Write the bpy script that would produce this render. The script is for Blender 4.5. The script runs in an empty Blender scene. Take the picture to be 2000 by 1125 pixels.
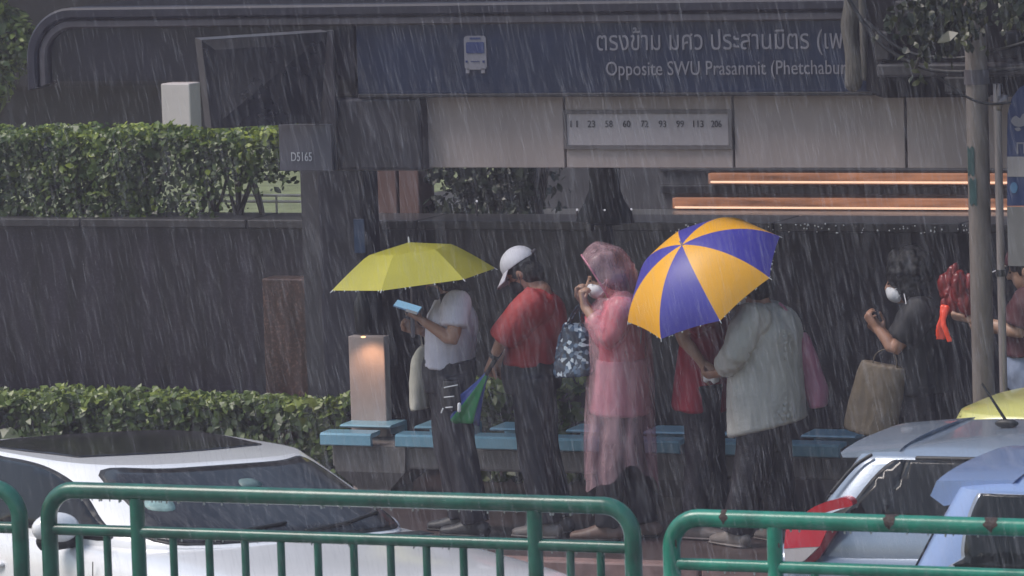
import bpy, bmesh, math, random
import numpy as np
from mathutils import Vector, Matrix, noise
from mathutils.geometry import delaunay_2d_cdt

random.seed(7)
rng = np.random.default_rng(7)
sc = bpy.context.scene
col = sc.collection
V = Vector
rad = math.radians

# ------------------------------------------------------------------ camera
# street frame: X along the street, Y across it (away from the camera), Z up; pavement at z = 0
F_PX, YAW, PITCH, ROLL, CAM_Z = 10000.0, rad(23.1), math.atan(1018.5 / 10000.0), rad(1.83), 4.4
cam_d = bpy.data.cameras.new("camera")
cam = bpy.data.objects.new("camera", cam_d)
col.objects.link(cam)
sc.camera = cam
fwd = V((-math.sin(YAW) * math.cos(PITCH), math.cos(YAW) * math.cos(PITCH), -math.sin(PITCH)))
rgt = V((math.cos(YAW), math.sin(YAW), 0))
upv = rgt.cross(fwd)
RC = rgt * math.cos(ROLL) - upv * math.sin(ROLL)
UC = rgt * math.sin(ROLL) + upv * math.cos(ROLL)
CP = V((0, 0, CAM_Z))
m3 = Matrix((RC, UC, -fwd)).transposed()
cam.matrix_world = Matrix.Translation(CP) @ m3.to_4x4()
cam_d.sensor_width = 36.0
cam_d.lens = 36.0 * F_PX / 2000.0
cam_d.clip_start = 0.5
cam_d.clip_end = 500.0
cam_d.dof.use_dof = True
cam_d.dof.focus_distance = 28.5
cam_d.dof.aperture_fstop = 9.0

# ------------------------------------------------------------------ world, sun, exposure
SUN_DIR = V((-0.55, -0.30, 0.88)).normalized()      # towards the sun, soft behind rain cloud
w = bpy.data.worlds.new("World")
sc.world = w
w.use_nodes = True
nt = w.node_tree
nt.nodes.clear()
out = nt.nodes.new("ShaderNodeOutputWorld")
bg = nt.nodes.new("ShaderNodeBackground")
sky = nt.nodes.new("ShaderNodeTexSky")
sky.sky_type = 'NISHITA'
sky.sun_disc = False
sky.sun_elevation = math.asin(SUN_DIR.z)
sky.sun_rotation = math.atan2(SUN_DIR.x, SUN_DIR.y)
sky.dust_density = 2.0
sky.air_density = 1.6
bg.inputs[1].default_value = 0.085
nt.links.new(sky.outputs[0], bg.inputs[0])
nt.links.new(bg.outputs[0], out.inputs[0])
sun_d = bpy.data.lights.new("sun", 'SUN')
sun_d.energy = 1.5
sun_d.angle = rad(25)
sun_d.color = (1.0, 0.93, 0.88)
sun = bpy.data.objects.new("sun", sun_d)
col.objects.link(sun)
sun.rotation_euler = SUN_DIR.to_track_quat('Z', 'Y').to_euler()
sc.view_settings.view_transform = 'Standard'
sc.view_settings.look = 'None'
sc.view_settings.gamma = 1
sc.view_settings.use_curve_mapping = False
sc.view_settings.exposure = 0.74
sc.cycles.use_denoising = True
sc.cycles.max_bounces = 6
sc.cycles.transparent_max_bounces = 16
sc.cycles.volume_bounces = 0
sc.cycles.volume_step_rate = 4


# ------------------------------------------------------------------ pixel -> place helpers
def ray(px, py):
    return fwd * F_PX + RC * (px - 1000) - UC * (py - 562.5)


def at(px, py, Y):
    d = ray(px, py)
    return CP + d * (Y / d.y)


def atz(px, py, z):
    d = ray(px, py)
    return CP + d * ((z - CAM_Z) / d.z)


def gr(px, Y, z):
    a, b = at(px, 400, Y), at(px, 1000, Y)
    py = 400 + 600 * (z - a.z) / (b.z - a.z)
    return at(px, py, Y)


def pbox(px0, px1, py0, py1, Y):
    xm, ym = (px0 + px1) / 2, (py0 + py1) / 2
    return at(px0, ym, Y).x, at(px1, ym, Y).x, at(xm, py1, Y).z, at(xm, py0, Y).z


# ------------------------------------------------------------------ materials
def mat(name, c, rough=0.5, metal=0.0, var=0.15, scale=6.0, bump=0.0, bscale=60.0, coat=0.0, stretch=None,
        c2=None, detail=6.0, spec=0.5, contrast=(0.3, 0.7)):
    m = bpy.data.materials.new(name)
    m.use_nodes = True
    t = m.node_tree
    p = t.nodes["Principled BSDF"]
    p.inputs["Roughness"].default_value = rough
    p.inputs["Metallic"].default_value = metal
    p.inputs["Coat Weight"].default_value = coat
    p.inputs["Coat Roughness"].default_value = 0.08
    p.inputs["Specular IOR Level"].default_value = spec
    tc = t.nodes.new("ShaderNodeTexCoord")
    src = tc.outputs["Object"]
    if stretch:
        mp = t.nodes.new("ShaderNodeMapping")
        mp.inputs["Scale"].default_value = stretch
        t.links.new(src, mp.inputs[0])
        src = mp.outputs[0]
    n = t.nodes.new("ShaderNodeTexNoise")
    n.inputs["Scale"].default_value = scale
    n.inputs["Detail"].default_value = detail
    n.inputs["Roughness"].default_value = 0.62
    t.links.new(src, n.inputs[0])
    r = t.nodes.new("ShaderNodeValToRGB")
    r.color_ramp.elements[0].position, r.color_ramp.elements[1].position = contrast
    a = [max(0, x * (1 - var)) for x in c]
    b = list(c2) if c2 else [min(1, x * (1 + var)) for x in c]
    r.color_ramp.elements[0].color = (*a, 1)
    r.color_ramp.elements[1].color = (*b, 1)
    t.links.new(n.outputs[0], r.inputs[0])
    t.links.new(r.outputs[0], p.inputs["Base Color"])
    if bump:
        n2 = t.nodes.new("ShaderNodeTexNoise")
        n2.inputs["Scale"].default_value = bscale
        n2.inputs["Detail"].default_value = 4
        t.links.new(src, n2.inputs[0])
        bp = t.nodes.new("ShaderNodeBump")
        bp.inputs["Strength"].default_value = bump
        bp.inputs["Distance"].default_value = 0.02
        t.links.new(n2.outputs[0], bp.inputs["Height"])
        t.links.new(bp.outputs[0], p.inputs["Normal"])
    return m


def leaf_mat(name, c1, c2, c3):
    m = bpy.data.materials.new(name)
    m.use_nodes = True
    t = m.node_tree
    p = t.nodes["Principled BSDF"]
    p.inputs["Roughness"].default_value = 0.35
    at_ = t.nodes.new("ShaderNodeAttribute")
    at_.attribute_name = "tone"
    r = t.nodes.new("ShaderNodeValToRGB")
    r.color_ramp.elements[0].color = (*c1, 1)
    r.color_ramp.elements[1].color = (*c3, 1)
    e = r.color_ramp.elements.new(0.55)
    e.color = (*c2, 1)
    t.links.new(at_.outputs["Fac"], r.inputs[0])
    t.links.new(r.outputs[0], p.inputs["Base Color"])
    tr = t.nodes.new("ShaderNodeBsdfTranslucent")
    t.links.new(r.outputs[0], tr.inputs[0])
    mx = t.nodes.new("ShaderNodeMixShader")
    mx.inputs[0].default_value = 0.25
    o = t.nodes["Material Output"]
    t.links.new(p.outputs[0], mx.inputs[1])
    t.links.new(tr.outputs[0], mx.inputs[2])
    t.links.new(mx.outputs[0], o.inputs[0])
    return m


def emit(name, c, s):
    m = bpy.data.materials.new(name)
    m.use_nodes = True
    p = m.node_tree.nodes["Principled BSDF"]
    p.inputs["Base Color"].default_value = (*[x * .06 for x in c], 1)
    p.inputs["Emission Color"].default_value = (*c, 1)
    p.inputs["Emission Strength"].default_value = s
    return m


def film(name, c, lo, hi, rough=0.25):
    """thin plastic film: part see-through, part cloudy"""
    m = bpy.data.materials.new(name)
    m.use_nodes = True
    t = m.node_tree
    p = t.nodes["Principled BSDF"]
    p.inputs["Base Color"].default_value = (*c, 1)
    p.inputs["Roughness"].default_value = rough
    tr = t.nodes.new("ShaderNodeBsdfTransparent")
    tr.inputs[0].default_value = (1, 0.74, 0.81, 1)
    tc = t.nodes.new("ShaderNodeTexCoord")
    mp = t.nodes.new("ShaderNodeMapping")
    mp.inputs["Scale"].default_value = (9, 9, 3)
    n = t.nodes.new("ShaderNodeTexNoise")
    n.inputs["Scale"].default_value = 1.6
    n.inputs["Detail"].default_value = 5
    r = t.nodes.new("ShaderNodeMapRange")
    r.inputs[1].default_value, r.inputs[2].default_value = 0.3, 0.75
    r.inputs[3].default_value, r.inputs[4].default_value = lo, hi
    mx = t.nodes.new("ShaderNodeMixShader")
    bp = t.nodes.new("ShaderNodeBump")
    bp.inputs["Strength"].default_value = 0.5
    bp.inputs["Distance"].default_value = 0.03
    t.links.new(n.outputs[0], bp.inputs["Height"])
    t.links.new(bp.outputs[0], p.inputs["Normal"])
    o = t.nodes["Material Output"]
    t.links.new(tc.outputs["Object"], mp.inputs[0])
    t.links.new(mp.outputs[0], n.inputs[0])
    t.links.new(n.outputs[0], r.inputs[0])
    t.links.new(r.outputs[0], mx.inputs[0])
    t.links.new(tr.outputs[0], mx.inputs[1])
    t.links.new(p.outputs[0], mx.inputs[2])
    t.links.new(mx.outputs[0], o.inputs[0])
    return m


def glass_mat(name, c, alpha):
    m = bpy.data.materials.new(name)
    m.use_nodes = True
    t = m.node_tree
    p = t.nodes["Principled BSDF"]
    p.inputs["Base Color"].default_value = (*c, 1)
    p.inputs["Roughness"].default_value = 0.06
    p.inputs["Specular IOR Level"].default_value = 0.4
    tr = t.nodes.new("ShaderNodeBsdfTransparent")
    tr.inputs[0].default_value = (0.55, 0.6, 0.6, 1)
    tc = t.nodes.new("ShaderNodeTexCoord")
    n = t.nodes.new("ShaderNodeTexNoise")
    n.inputs["Scale"].default_value = 5
    n.inputs["Detail"].default_value = 6
    b = t.nodes.new("ShaderNodeBump")
    b.inputs["Strength"].default_value = 0.25
    b.inputs["Distance"].default_value = 0.01
    mx = t.nodes.new("ShaderNodeMixShader")
    mx.inputs[0].default_value = alpha
    o = t.nodes["Material Output"]
    t.links.new(tc.outputs["Object"], n.inputs[0])
    t.links.new(n.outputs[0], b.inputs["Height"])
    t.links.new(b.outputs[0], p.inputs["Normal"])
    t.links.new(tr.outputs[0], mx.inputs[1])
    t.links.new(p.outputs[0], mx.inputs[2])
    t.links.new(mx.outputs[0], o.inputs[0])
    return m


def speck(name, base, dot, scale=70, dens=0.62, rough=0.35, streak=True):
    """polished speckled granite with vertical water stains"""
    m = bpy.data.materials.new(name)
    m.use_nodes = True
    t = m.node_tree
    p = t.nodes["Principled BSDF"]
    p.inputs["Roughness"].default_value = rough
    tc = t.nodes.new("ShaderNodeTexCoord")
    n = t.nodes.new("ShaderNodeTexNoise")
    n.inputs["Scale"].default_value = scale
    n.inputs["Detail"].default_value = 3
    r = t.nodes.new("ShaderNodeValToRGB")
    r.color_ramp.elements[0].position, r.color_ramp.elements[1].position = dens - .08, dens + .1
    r.color_ramp.elements[0].color = (*base, 1)
    r.color_ramp.elements[1].color = (*dot, 1)
    t.links.new(tc.outputs["Object"], n.inputs[0])
    t.links.new(n.outputs[0], r.inputs[0])
    mp = t.nodes.new("ShaderNodeMapping")
    mp.inputs["Scale"].default_value = (5, 5, 0.7)
    n2 = t.nodes.new("ShaderNodeTexNoise")
    n2.inputs["Scale"].default_value = 2.0
    n2.inputs["Detail"].default_value = 6
    r2 = t.nodes.new("ShaderNodeMapRange")
    r2.inputs[1].default_value, r2.inputs[2].default_value = 0.3, 0.7
    r2.inputs[3].default_value, r2.inputs[4].default_value = (0.30, 1.7) if streak else (0.9, 1.1)
    mm = t.nodes.new("ShaderNodeVectorMath")
    mm.operation = 'SCALE'
    t.links.new(tc.outputs["Object"], mp.inputs[0])
    t.links.new(mp.outputs[0], n2.inputs[0])
    t.links.new(n2.outputs[0], r2.inputs[0])
    t.links.new(r.outputs[0], mm.inputs[0])
    t.links.new(r2.outputs[0], mm.inputs["Scale"])
    t.links.new(mm.outputs[0], p.inputs["Base Color"])
    return m


# ------------------------------------------------------------------ object helpers
ORG = {}


def props(o, label=None, cat=None, group=None, kind=None):
    if label:
        o["label"] = label
    if cat:
        o["category"] = cat
    if group:
        o["group"] = group
    if kind:
        o["kind"] = kind
    return o


def thing(name, label, cat, loc, group=None):
    o = bpy.data.objects.new(name, None)
    o.empty_display_size = 0.1
    col.objects.link(o)
    o.location = loc
    ORG[o] = V(loc)
    return props(o, label, cat, group)


def to_mesh(b):
    if isinstance(b, bmesh.types.BMesh):
        m = bpy.data.meshes.new("mesh")
        bmesh.ops.recalc_face_normals(b, faces=b.faces[:])
        b.to_mesh(m)
        b.free()
        return m
    return b


def obj(name, b, mats, parent=None, smooth=True, loc=None, angle=None, label=None):
    m = to_mesh(b)
    org = ORG[parent] if parent else V(loc if loc is not None else (0, 0, 0))
    m.transform(Matrix.Translation(-org))
    for x in (mats if isinstance(mats, (list, tuple)) else [mats]):
        if len(m.materials) < (len(mats) if isinstance(mats, (list, tuple)) else 1):
            m.materials.append(x)
    m.polygons.foreach_set("use_smooth", [smooth] * len(m.polygons))
    if smooth and angle:
        m.set_sharp_from_angle(angle=rad(angle))
    m.name = name
    o = bpy.data.objects.new(name, m)
    col.objects.link(o)
    if parent:
        o.parent = parent
    else:
        o.location = org
    ORG[o] = org
    if label:
        o["label"] = label
    return o


def B():
    return bmesh.new()


def box(b, x0, x1, y0, y1, z0, z1, bev=0.0, seg=2):
    vs = [b.verts.new((x, y, z)) for x in (x0, x1) for y in (y0, y1) for z in (z0, z1)]
    idx = [(0, 1, 3, 2), (4, 6, 7, 5), (0, 4, 5, 1), (2, 3, 7, 6), (0, 2, 6, 4), (1, 5, 7, 3)]
    fs = [b.faces.new([vs[i] for i in f]) for f in idx]
    if bev:
        es = list({e for f in fs for e in f.edges})
        bmesh.ops.bevel(b, geom=es, offset=bev, segments=seg, affect='EDGES', profile=0.5)
    return b


def crom(pts, k=6):
    """Catmull-Rom through points (tuples of any length)"""
    P = [np.array(p, float) for p in pts]
    P = [2 * P[0] - P[1]] + P + [2 * P[-1] - P[-2]]
    o = []
    for i in range(1, len(P) - 2):
        for j in range(k):
            t = j / k
            a, b_, c, d = P[i - 1], P[i], P[i + 1], P[i + 2]
            o.append(0.5 * (2 * b_ + (c - a) * t + (2 * a - 5 * b_ + 4 * c - d) * t * t + (3 * b_ - a - 3 * c + d) * t ** 3))
    o.append(P[-2])
    return o


def loft(b, rings, cap=True, closed=True):
    R = [[b.verts.new(p) for p in r] for r in rings]
    n = len(R[0])
    for i in range(len(R) - 1):
        for j in range(n if closed else n - 1):
            k = (j + 1) % n
            b.faces.new((R[i][j], R[i][k], R[i + 1][k], R[i + 1][j]))
    if cap:
        b.faces.new(R[0])
        b.faces.new(R[-1][::-1])
    return R


def tube(b, pts, rs, ref=None, n=14, caps='round', k=1, cap=True):
    """tube through pts; rs scalars or (lateral, other); ref = lateral direction"""
    pts = [V(p) for p in pts]
    if not isinstance(rs, (list, tuple)):
        rs = [rs] * len(pts)
    rr = [(r, r) if not isinstance(r, (tuple, list)) else r for r in rs]
    if k > 1 and len(pts) > 1:
        q = crom([(*p, *r) for p, r in zip(pts, rr)], k)
        pts = [V(a[:3]) for a in q]
        rr = [(max(1e-4, a[3]), max(1e-4, a[4])) for a in q]
    T = []
    for i in range(len(pts)):
        t = pts[min(i + 1, len(pts) - 1)] - pts[max(i - 1, 0)]
        T.append(t.normalized())
    if caps == 'round':
        s0, s1 = min(rr[0]), min(rr[-1])
        p0, p1, t0, t1, r0, r1 = pts[0], pts[-1], T[0], T[-1], rr[0], rr[-1]
        pre = [(p0 - t0 * s0 * a, (r0[0] * c, r0[1] * c)) for a, c in ((.98, .2), (.85, .53), (.5, .87))]
        post = [(p1 + t1 * s1 * a, (r1[0] * c, r1[1] * c)) for a, c in ((.5, .87), (.85, .53), (.98, .2))]
        pts = [p for p, _ in pre] + pts + [p for p, _ in post]
        rr = [r for _, r in pre] + rr + [r for _, r in post]
        T = [t0] * 3 + T + [t1] * 3
    u = V(ref) if ref is not None else (V((0, 1, 0)) if abs(T[0].y) < .8 else V((1, 0, 0)))
    rings = []
    for p, t, r in zip(pts, T, rr):
        a = u - t * u.dot(t)
        if a.length < 1e-5:
            a = t.orthogonal()
        a.normalize()
        if ref is None:
            u = a
        c = t.cross(a)
        rings.append([p + a * (r[0] * math.cos(2 * math.pi * j / n)) + c * (r[1] * math.sin(2 * math.pi * j / n)) for j in range(n)])
    loft(b, rings, cap=cap)
    return b


def ell(b, c, r, rot=None, n=16, m=10):
    """ellipsoid"""
    M_ = Matrix.Translation(V(c)) @ (rot.to_4x4() if rot is not None else Matrix.Identity(4)) @ Matrix.Diagonal((*r, 1))
    bmesh.ops.create_uvsphere(b, u_segments=n, v_segments=m, radius=1, matrix=M_)
    return b


def evalmesh(m, mods):
    o = bpy.data.objects.new("tmp", m)
    col.objects.link(o)
    for ty, kw in mods:
        x = o.modifiers.new(ty, ty)
        for k_, v in kw.items():
            setattr(x, k_, v)
    dg = bpy.context.evaluated_depsgraph_get()
    dg.update()
    r = bpy.data.meshes.new_from_object(o.evaluated_get(dg))
    bpy.data.objects.remove(o)
    return r


def fuse(b, vox=0.007, smooth=4, fold=0.0, fs=(7, 7, 2.6), seed=0.0, rnd=0.6):
    """melt overlapping solids into one continuous surface, then add cloth folds"""
    m = to_mesh(b)
    mods = [('REMESH', dict(mode='VOXEL', voxel_size=vox))]
    if smooth:
        mods.append(('SMOOTH', dict(factor=rnd, iterations=smooth)))
    r = evalmesh(m, mods)
    if fold:
        nv = len(r.vertices)
        for v in r.vertices:
            c = v.co
            q = V((c.x * fs[0] + seed, c.y * fs[1], c.z * fs[2]))
            q2 = q + V((noise.noise(q * .7), noise.noise(q * .7 + V((5, 1, 9))), 0)) * .9
            d = (1 - 2 * abs(noise.noise(q2))) * .7 + noise.noise(q2 * 2.3) * .45
            v.co = c + v.normal * (d * fold)
        r = evalmesh(r, [('SMOOTH', dict(factor=.5, iterations=2))])
    return r


def solidify(m, t, off=0.0):
    return evalmesh(to_mesh(m), [('SOLIDIFY', dict(thickness=t, offset=off))])


def patch2d(outline, fn, step=0.05):
    """fill a 2D outline with a fine triangle mesh and map it to 3D with fn"""
    P = [V((float(a), float(c))) for a, c in outline]
    n = len(P)
    xs = [p.x for p in P]
    ys = [p.y for p in P]
    inner = []
    x = min(xs) + step / 2
    while x < max(xs):
        y = min(ys) + step / 2
        while y < max(ys):
            ins = False
            dmin = 9
            for i in range(n):
                a, c = P[i], P[i - 1]
                if (a.y > y) != (c.y > y) and x < (c.x - a.x) * (y - a.y) / (c.y - a.y) + a.x:
                    ins = not ins
                e = c - a
                tt = max(0, min(1, (V((x, y)) - a).dot(e) / max(1e-9, e.length_squared)))
                dmin = min(dmin, (V((x, y)) - a - e * tt).length)
            if ins and dmin > step * .3:
                inner.append(V((x, y)))
            y += step
        x += step
    res = delaunay_2d_cdt(P + inner, [], [list(range(n))], 1, 1e-6)
    m = bpy.data.meshes.new("patch")
    m.from_pydata([fn(v.x, v.y) for v in res[0]], [], res[2])
    return m


def rrect(x0, x1, y0, y1, r, n=6):
    o = []
    for cx, cy, a0 in ((x1 - r, y1 - r, 0), (x0 + r, y1 - r, 90), (x0 + r, y0 + r, 180), (x1 - r, y0 + r, 270)):
        for i in range(n + 1):
            a = rad(a0 + 90 * i / n)
            o.append((cx + r * math.cos(a), cy + r * math.sin(a)))
    return o


def dense(poly, k=6):
    """smooth closed outline"""
    n = len(poly)
    P = [np.array(p, float) for p in poly]
    o = []
    for i in range(n):
        a, b_, c, d = P[i - 1], P[i], P[(i + 1) % n], P[(i + 2) % n]
        for j in range(k):
            t = j / k
            o.append(0.5 * (2 * b_ + (c - a) * t + (2 * a - 5 * b_ + 4 * c - d) * t * t + (3 * b_ - a - 3 * c + d) * t ** 3))
    return [(p[0], p[1]) for p in o]


def slab(outline, Y, th, fn=None):
    """flat plate in the XZ plane at depth Y, thickness th going away from the camera"""
    b = B()
    f = [b.verts.new((x, Y, z)) for x, z in outline]
    g = [b.verts.new((x, Y + th, z)) for x, z in outline]
    n = len(f)
    b.faces.new(f)
    b.faces.new(g[::-1])
    for i in range(n):
        j = (i + 1) % n
        b.faces.new((f[i], g[i], g[j], f[j]))
    return b


def pix(poly, Y):
    return [(at(x, y, Y).x, at(x, y, Y).z) for x, y in poly]


def text(body, x0, x1, zb, zt, Y, depth=0.004):
    """lettering on a plane facing the street: fitted between x0..x1, baseline zb, cap height to zt"""
    c = bpy.data.curves.new("lettering", 'FONT')
    c.body = body
    c.resolution_u = 3
    c.extrude = 0.5
    o = bpy.data.objects.new("tmp", c)
    col.objects.link(o)
    dg = bpy.context.evaluated_depsgraph_get()
    dg.update()
    m = bpy.data.meshes.new_from_object(o.evaluated_get(dg))
    bpy.data.objects.remove(o)
    n = len(m.vertices)
    a = np.empty(n * 3)
    m.vertices.foreach_get("co", a)
    a = a.reshape(-1, 3)
    sx = (x1 - x0) / (a[:, 0].max() - a[:, 0].min())
    h = 0.686
    sy = (zt - zb) / h
    q = np.stack([x0 + (a[:, 0] - a[:, 0].min()) * sx, Y - (a[:, 2] + .5) * depth, zb + a[:, 1] * sy], 1)
    m.vertices.foreach_set("co", q.ravel())
    m.update()
    return m


def leaves(centers, normals, size, aspect=0.55, tone=None, droop=0.0):
    """one mesh of many leaf-shaped faces"""
    n = len(centers)
    c = np.asarray(centers, float)
    nr = np.asarray(normals, float)
    nr = nr + rng.normal(0, .55, (n, 3))
    nr /= np.linalg.norm(nr, axis=1)[:, None]
    d = rng.normal(0, 1, (n, 3))
    d[:, 2] -= droop
    d -= nr * (d * nr).sum(1)[:, None]
    d /= np.linalg.norm(d, axis=1)[:, None] + 1e-9
    s = np.cross(nr, d)
    L = size * np.exp(rng.normal(-.05, .32, n))[:, None]
    W = L * aspect * .5
    P = np.stack([c - d * L * .5, c - d * L * .1 + s * W + nr * W * .25, c + d * L * .25 + s * W * .8 + nr * W * .2,
                  c + d * L * .55, c + d * L * .25 - s * W * .8 + nr * W * .2, c - d * L * .1 - s * W + nr * W * .25], 1)
    m = bpy.data.meshes.new("leaves")
    m.vertices.add(n * 6)
    m.vertices.foreach_set("co", P.ravel())
    m.loops.add(n * 6)
    m.loops.foreach_set("vertex_index", np.arange(n * 6, dtype=np.int32))
    m.polygons.add(n)
    m.polygons.foreach_set("loop_start", np.arange(n, dtype=np.int32) * 6)
    m.update(calc_edges=True)
    a = m.attributes.new("tone", 'FLOAT', 'FACE')
    t = rng.uniform(0, 1, n) if tone is None else np.clip(tone + rng.normal(0, .16, n), 0, 1)
    a.data.foreach_set("value", t.astype(np.float32))
    return m


# ------------------------------------------------------------------ shared materials
M_PAVE = mat("wet_pavement", (.080, .058, .058), .32, var=.35, scale=3.5, bump=.15, bscale=30)
M_ROAD = mat("wet_asphalt", (.05, .05, .055), .25, var=.3, scale=5, bump=.3, bscale=90)
M_KERB = mat("kerb_concrete", (.25, .16, .15), .5, var=.3, scale=9)
M_LAWN = mat("lawn_grass", (.20, .23, .12), .7, var=.35, scale=6, bump=.4, bscale=120)
M_WALL = speck("dark_granite_wall", (.017, .014, .023), (.038, .033, .046), 60, .6, .35)
M_COPE = mat("granite_coping", (.036, .034, .038), .4, var=.25, scale=12)
M_BROWN = speck("brown_granite", (.056, .034, .031), (.15, .085, .068), 75, .60, .30, True)
M_CONC = mat("wet_concrete", (.155, .145, .145), .5, var=.3, scale=5, bump=.2, bscale=45, stretch=(1, 1, .4))
M_SEAT = mat("blue_seat_paint", (.22, .44, .58), .28, var=.10, scale=7, coat=.3)
M_GREEN = mat("green_rail_paint", (.008, .098, .066), .30, var=.45, scale=7, coat=.25, bump=.06, bscale=40)
M_TEAL = mat("teal_rail_paint", (.007, .19, .125), .30, var=.4, scale=7, coat=.25, bump=.06, bscale=40)
M_RUST = mat("rust_patch", (.035, .018, .014), .7, var=.5, scale=30, bump=.3, bscale=80)
M_NAVY = mat("navy_metal", (.011, .011, .024), .6, var=.3, scale=5)
M_DARK = mat("dark_metal", (.012, .011, .016), .4, var=.3, scale=4)
M_FRAME = mat("grey_frame_metal", (.080, .072, .086), .65, var=.2, scale=5, stretch=(.4, 1, 3))
M_BLUE = mat("sign_blue", (.014, .030, .125), .35, var=.25, scale=3)
M_LETTER = mat("sign_letter_white", (.18, .175, .21), .4, var=.1)
M_PANEL = mat("white_panel", (.31, .255, .25), .42, var=.10, scale=2.2, stretch=(1, 1, .35))
M_PLATE = mat("route_plate", (.36, .32, .34), .35, var=.10, scale=3)
M_INK = mat("black_ink", (.02, .018, .022), .5, var=.1)
M_SKIN = mat("skin", (.36, .19, .13), .45, var=.12, scale=14)
M_SKIN2 = mat("pale_skin", (.42, .25, .18), .45, var=.12, scale=14)
M_HAIR = mat("black_hair", (.006, .005, .006), .4, var=.4, scale=30, bump=.5, bscale=90, stretch=(3, 3, .7))
M_MASK = mat("white_mask", (.70, .70, .74), .7, var=.06)
M_BLKMASK = mat("black_mask", (.02, .02, .024), .7, var=.2)
M_EYE = mat("dark_eye", (.01, .008, .008), .2, var=.1)
M_WHITESHOE = mat("white_shoe", (.20, .175, .165), .5, var=.2, scale=20)
M_DARKSHOE = mat("dark_shoe", (.03, .03, .033), .5, var=.2, scale=20)
M_TROUSER = mat("dark_trousers", (.013, .012, .019), .6, var=.3, scale=18, bump=.2, bscale=50)
M_STEEL = mat("galvanised_steel", (.26, .225, .225), .4, .4, var=.2, scale=20, stretch=(4, 4, .4))
M_RUBBER = mat("black_rubber", (.015, .015, .016), .5, var=.2)
M_CABLE = mat("black_cable", (.008, .008, .010), .5, var=.3)
M_BARK = mat("wet_bark", (.045, .036, .030), .6, var=.5, scale=9, bump=.6, bscale=30, stretch=(3, 3, .6))
M_SHIELD = mat("rain_streaked_windshield", (.022, .022, .026), .10, var=.3, scale=4, stretch=(1.2, 6, 1.2), c2=(.075, .072, .074), contrast=(.45, .8), bump=.12, bscale=25, spec=.4)
M_GLASS = glass_mat("dark_car_glass", (.012, .014, .016), .82)
#SETTING
# ================================================================== SETTING
def struct(name, b, m, smooth=False, **kw):
    return props(obj(name, b, m, None, smooth, **kw), kind='structure')


KERB_Y = 26.1
struct("ground", box(B(), -160, 160, -20, 260, -.6, -.3), mat("soil", (.06, .055, .05), .8))
struct("road", box(B(), -80, 80, 19.95, KERB_Y - .14, -.299, -.18), M_ROAD)
struct("pavement", box(B(), -80, 80, KERB_Y, 29.5, -.299, 0), M_PAVE)
struct("median", box(B(), -80, 80, 10.0, 19.8, -.299, -.05, .01), mat("median_paving", (.14, .13, .125), .4, var=.3, scale=5))
for i, (x0, x1) in enumerate([(-40 + 2 * k, -40 + 2 * k + 1.985) for k in range(40)]):
    if i == 0:
        kb = B()
    box(kb, x0, x1, KERB_Y - .14, KERB_Y - .002, -.299, .004, .012)
struct("kerb", kb, M_KERB)
XL = at(640, 430, 31).x
struct("upper_lawn", box(B(), -60, XL, 29.9, 120, -.2, 1.44), M_LAWN)
struct("upper_terrace", box(B(), XL + .004, 80, 29.9, 120, -.2, 1.44), mat("terrace_paving", (.10, .10, .105), .3, var=.3, scale=4))

# ---- retaining wall
t = thing("granite_wall", "long dark granite retaining wall behind the bus shelter", "wall", (0, 29.7, 0))
wb = box(B(), -30, 30, 29.5, 29.9, -.29, 1.50)
obj("wall_face", wb, M_WALL, t, False)
cb = B()
x = -30
while x < 30:
    box(cb, x, x + 1.19, 29.46, 29.96, 1.502, 1.56, .008)
    x += 1.2
obj("coping", cb, M_COPE, t, False)
a = pbox(515, 695, 545, 760, 29.3)
b = box(B(), a[0], a[1], 29.3, 29.49, 0, a[3], .01)
t = obj("granite_pier", b, M_BROWN, None, False, loc=((a[0] + a[1]) / 2, 29.4, 0))
props(t, "speckled brown granite pier set against the dark wall", "pier")
# drops hanging on the coping edge
b = B()
for k in range(80):
    px = random.uniform(1310, 1900)
    p = at(px, 440, 29.45)
    ell(b, (p.x, 29.45 - random.uniform(0, .02), 1.535 + random.uniform(-.035, .02)), [random.uniform(.003, .006)] * 2 + [random.uniform(.003, .007)], n=6, m=4)
props(obj("water_drops", b, mat("water_bead", (.85, .85, .88), .1, var=.02), None), "bright water drops strung along the coping edge", "water", kind='stuff')

# ---- far building on the left
t = thing("office_building", "dark office building beyond the hedge with grey base band", "building", (-15, 42, 1.44))
a = pbox(-250, 380, 163, 300, 37.8)
obj("base_wall", box(B(), -40, a[1] + 30, 37.8, 38.2, 1.44, a[3]), mat("grey_facade", (.042, .039, .041), .6, var=.25, scale=1.5), t, False)
obj("upper_facade", box(B(), -40, a[1] + 30, 37.4, 52, a[3] + .004, 9), mat("dark_facade", (.006, .006, .009), .35, var=.5, scale=.8), t, False)
b = B()
for k in range(24):
    box(b, -40 + k * 2.1, -40 + k * 2.1 + .05, 37.32, 37.398, a[3] + .05, 9)
obj("mullion", b, M_DARK, t, False)
a = pbox(338, 394, 160, 300, 37.2)
obj("column", box(B(), a[0], a[1], 37.0, 37.2, 1.44, a[3], .01), mat("white_column_paint", (.62, .56, .56), .5, var=.05), t, False)

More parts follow.
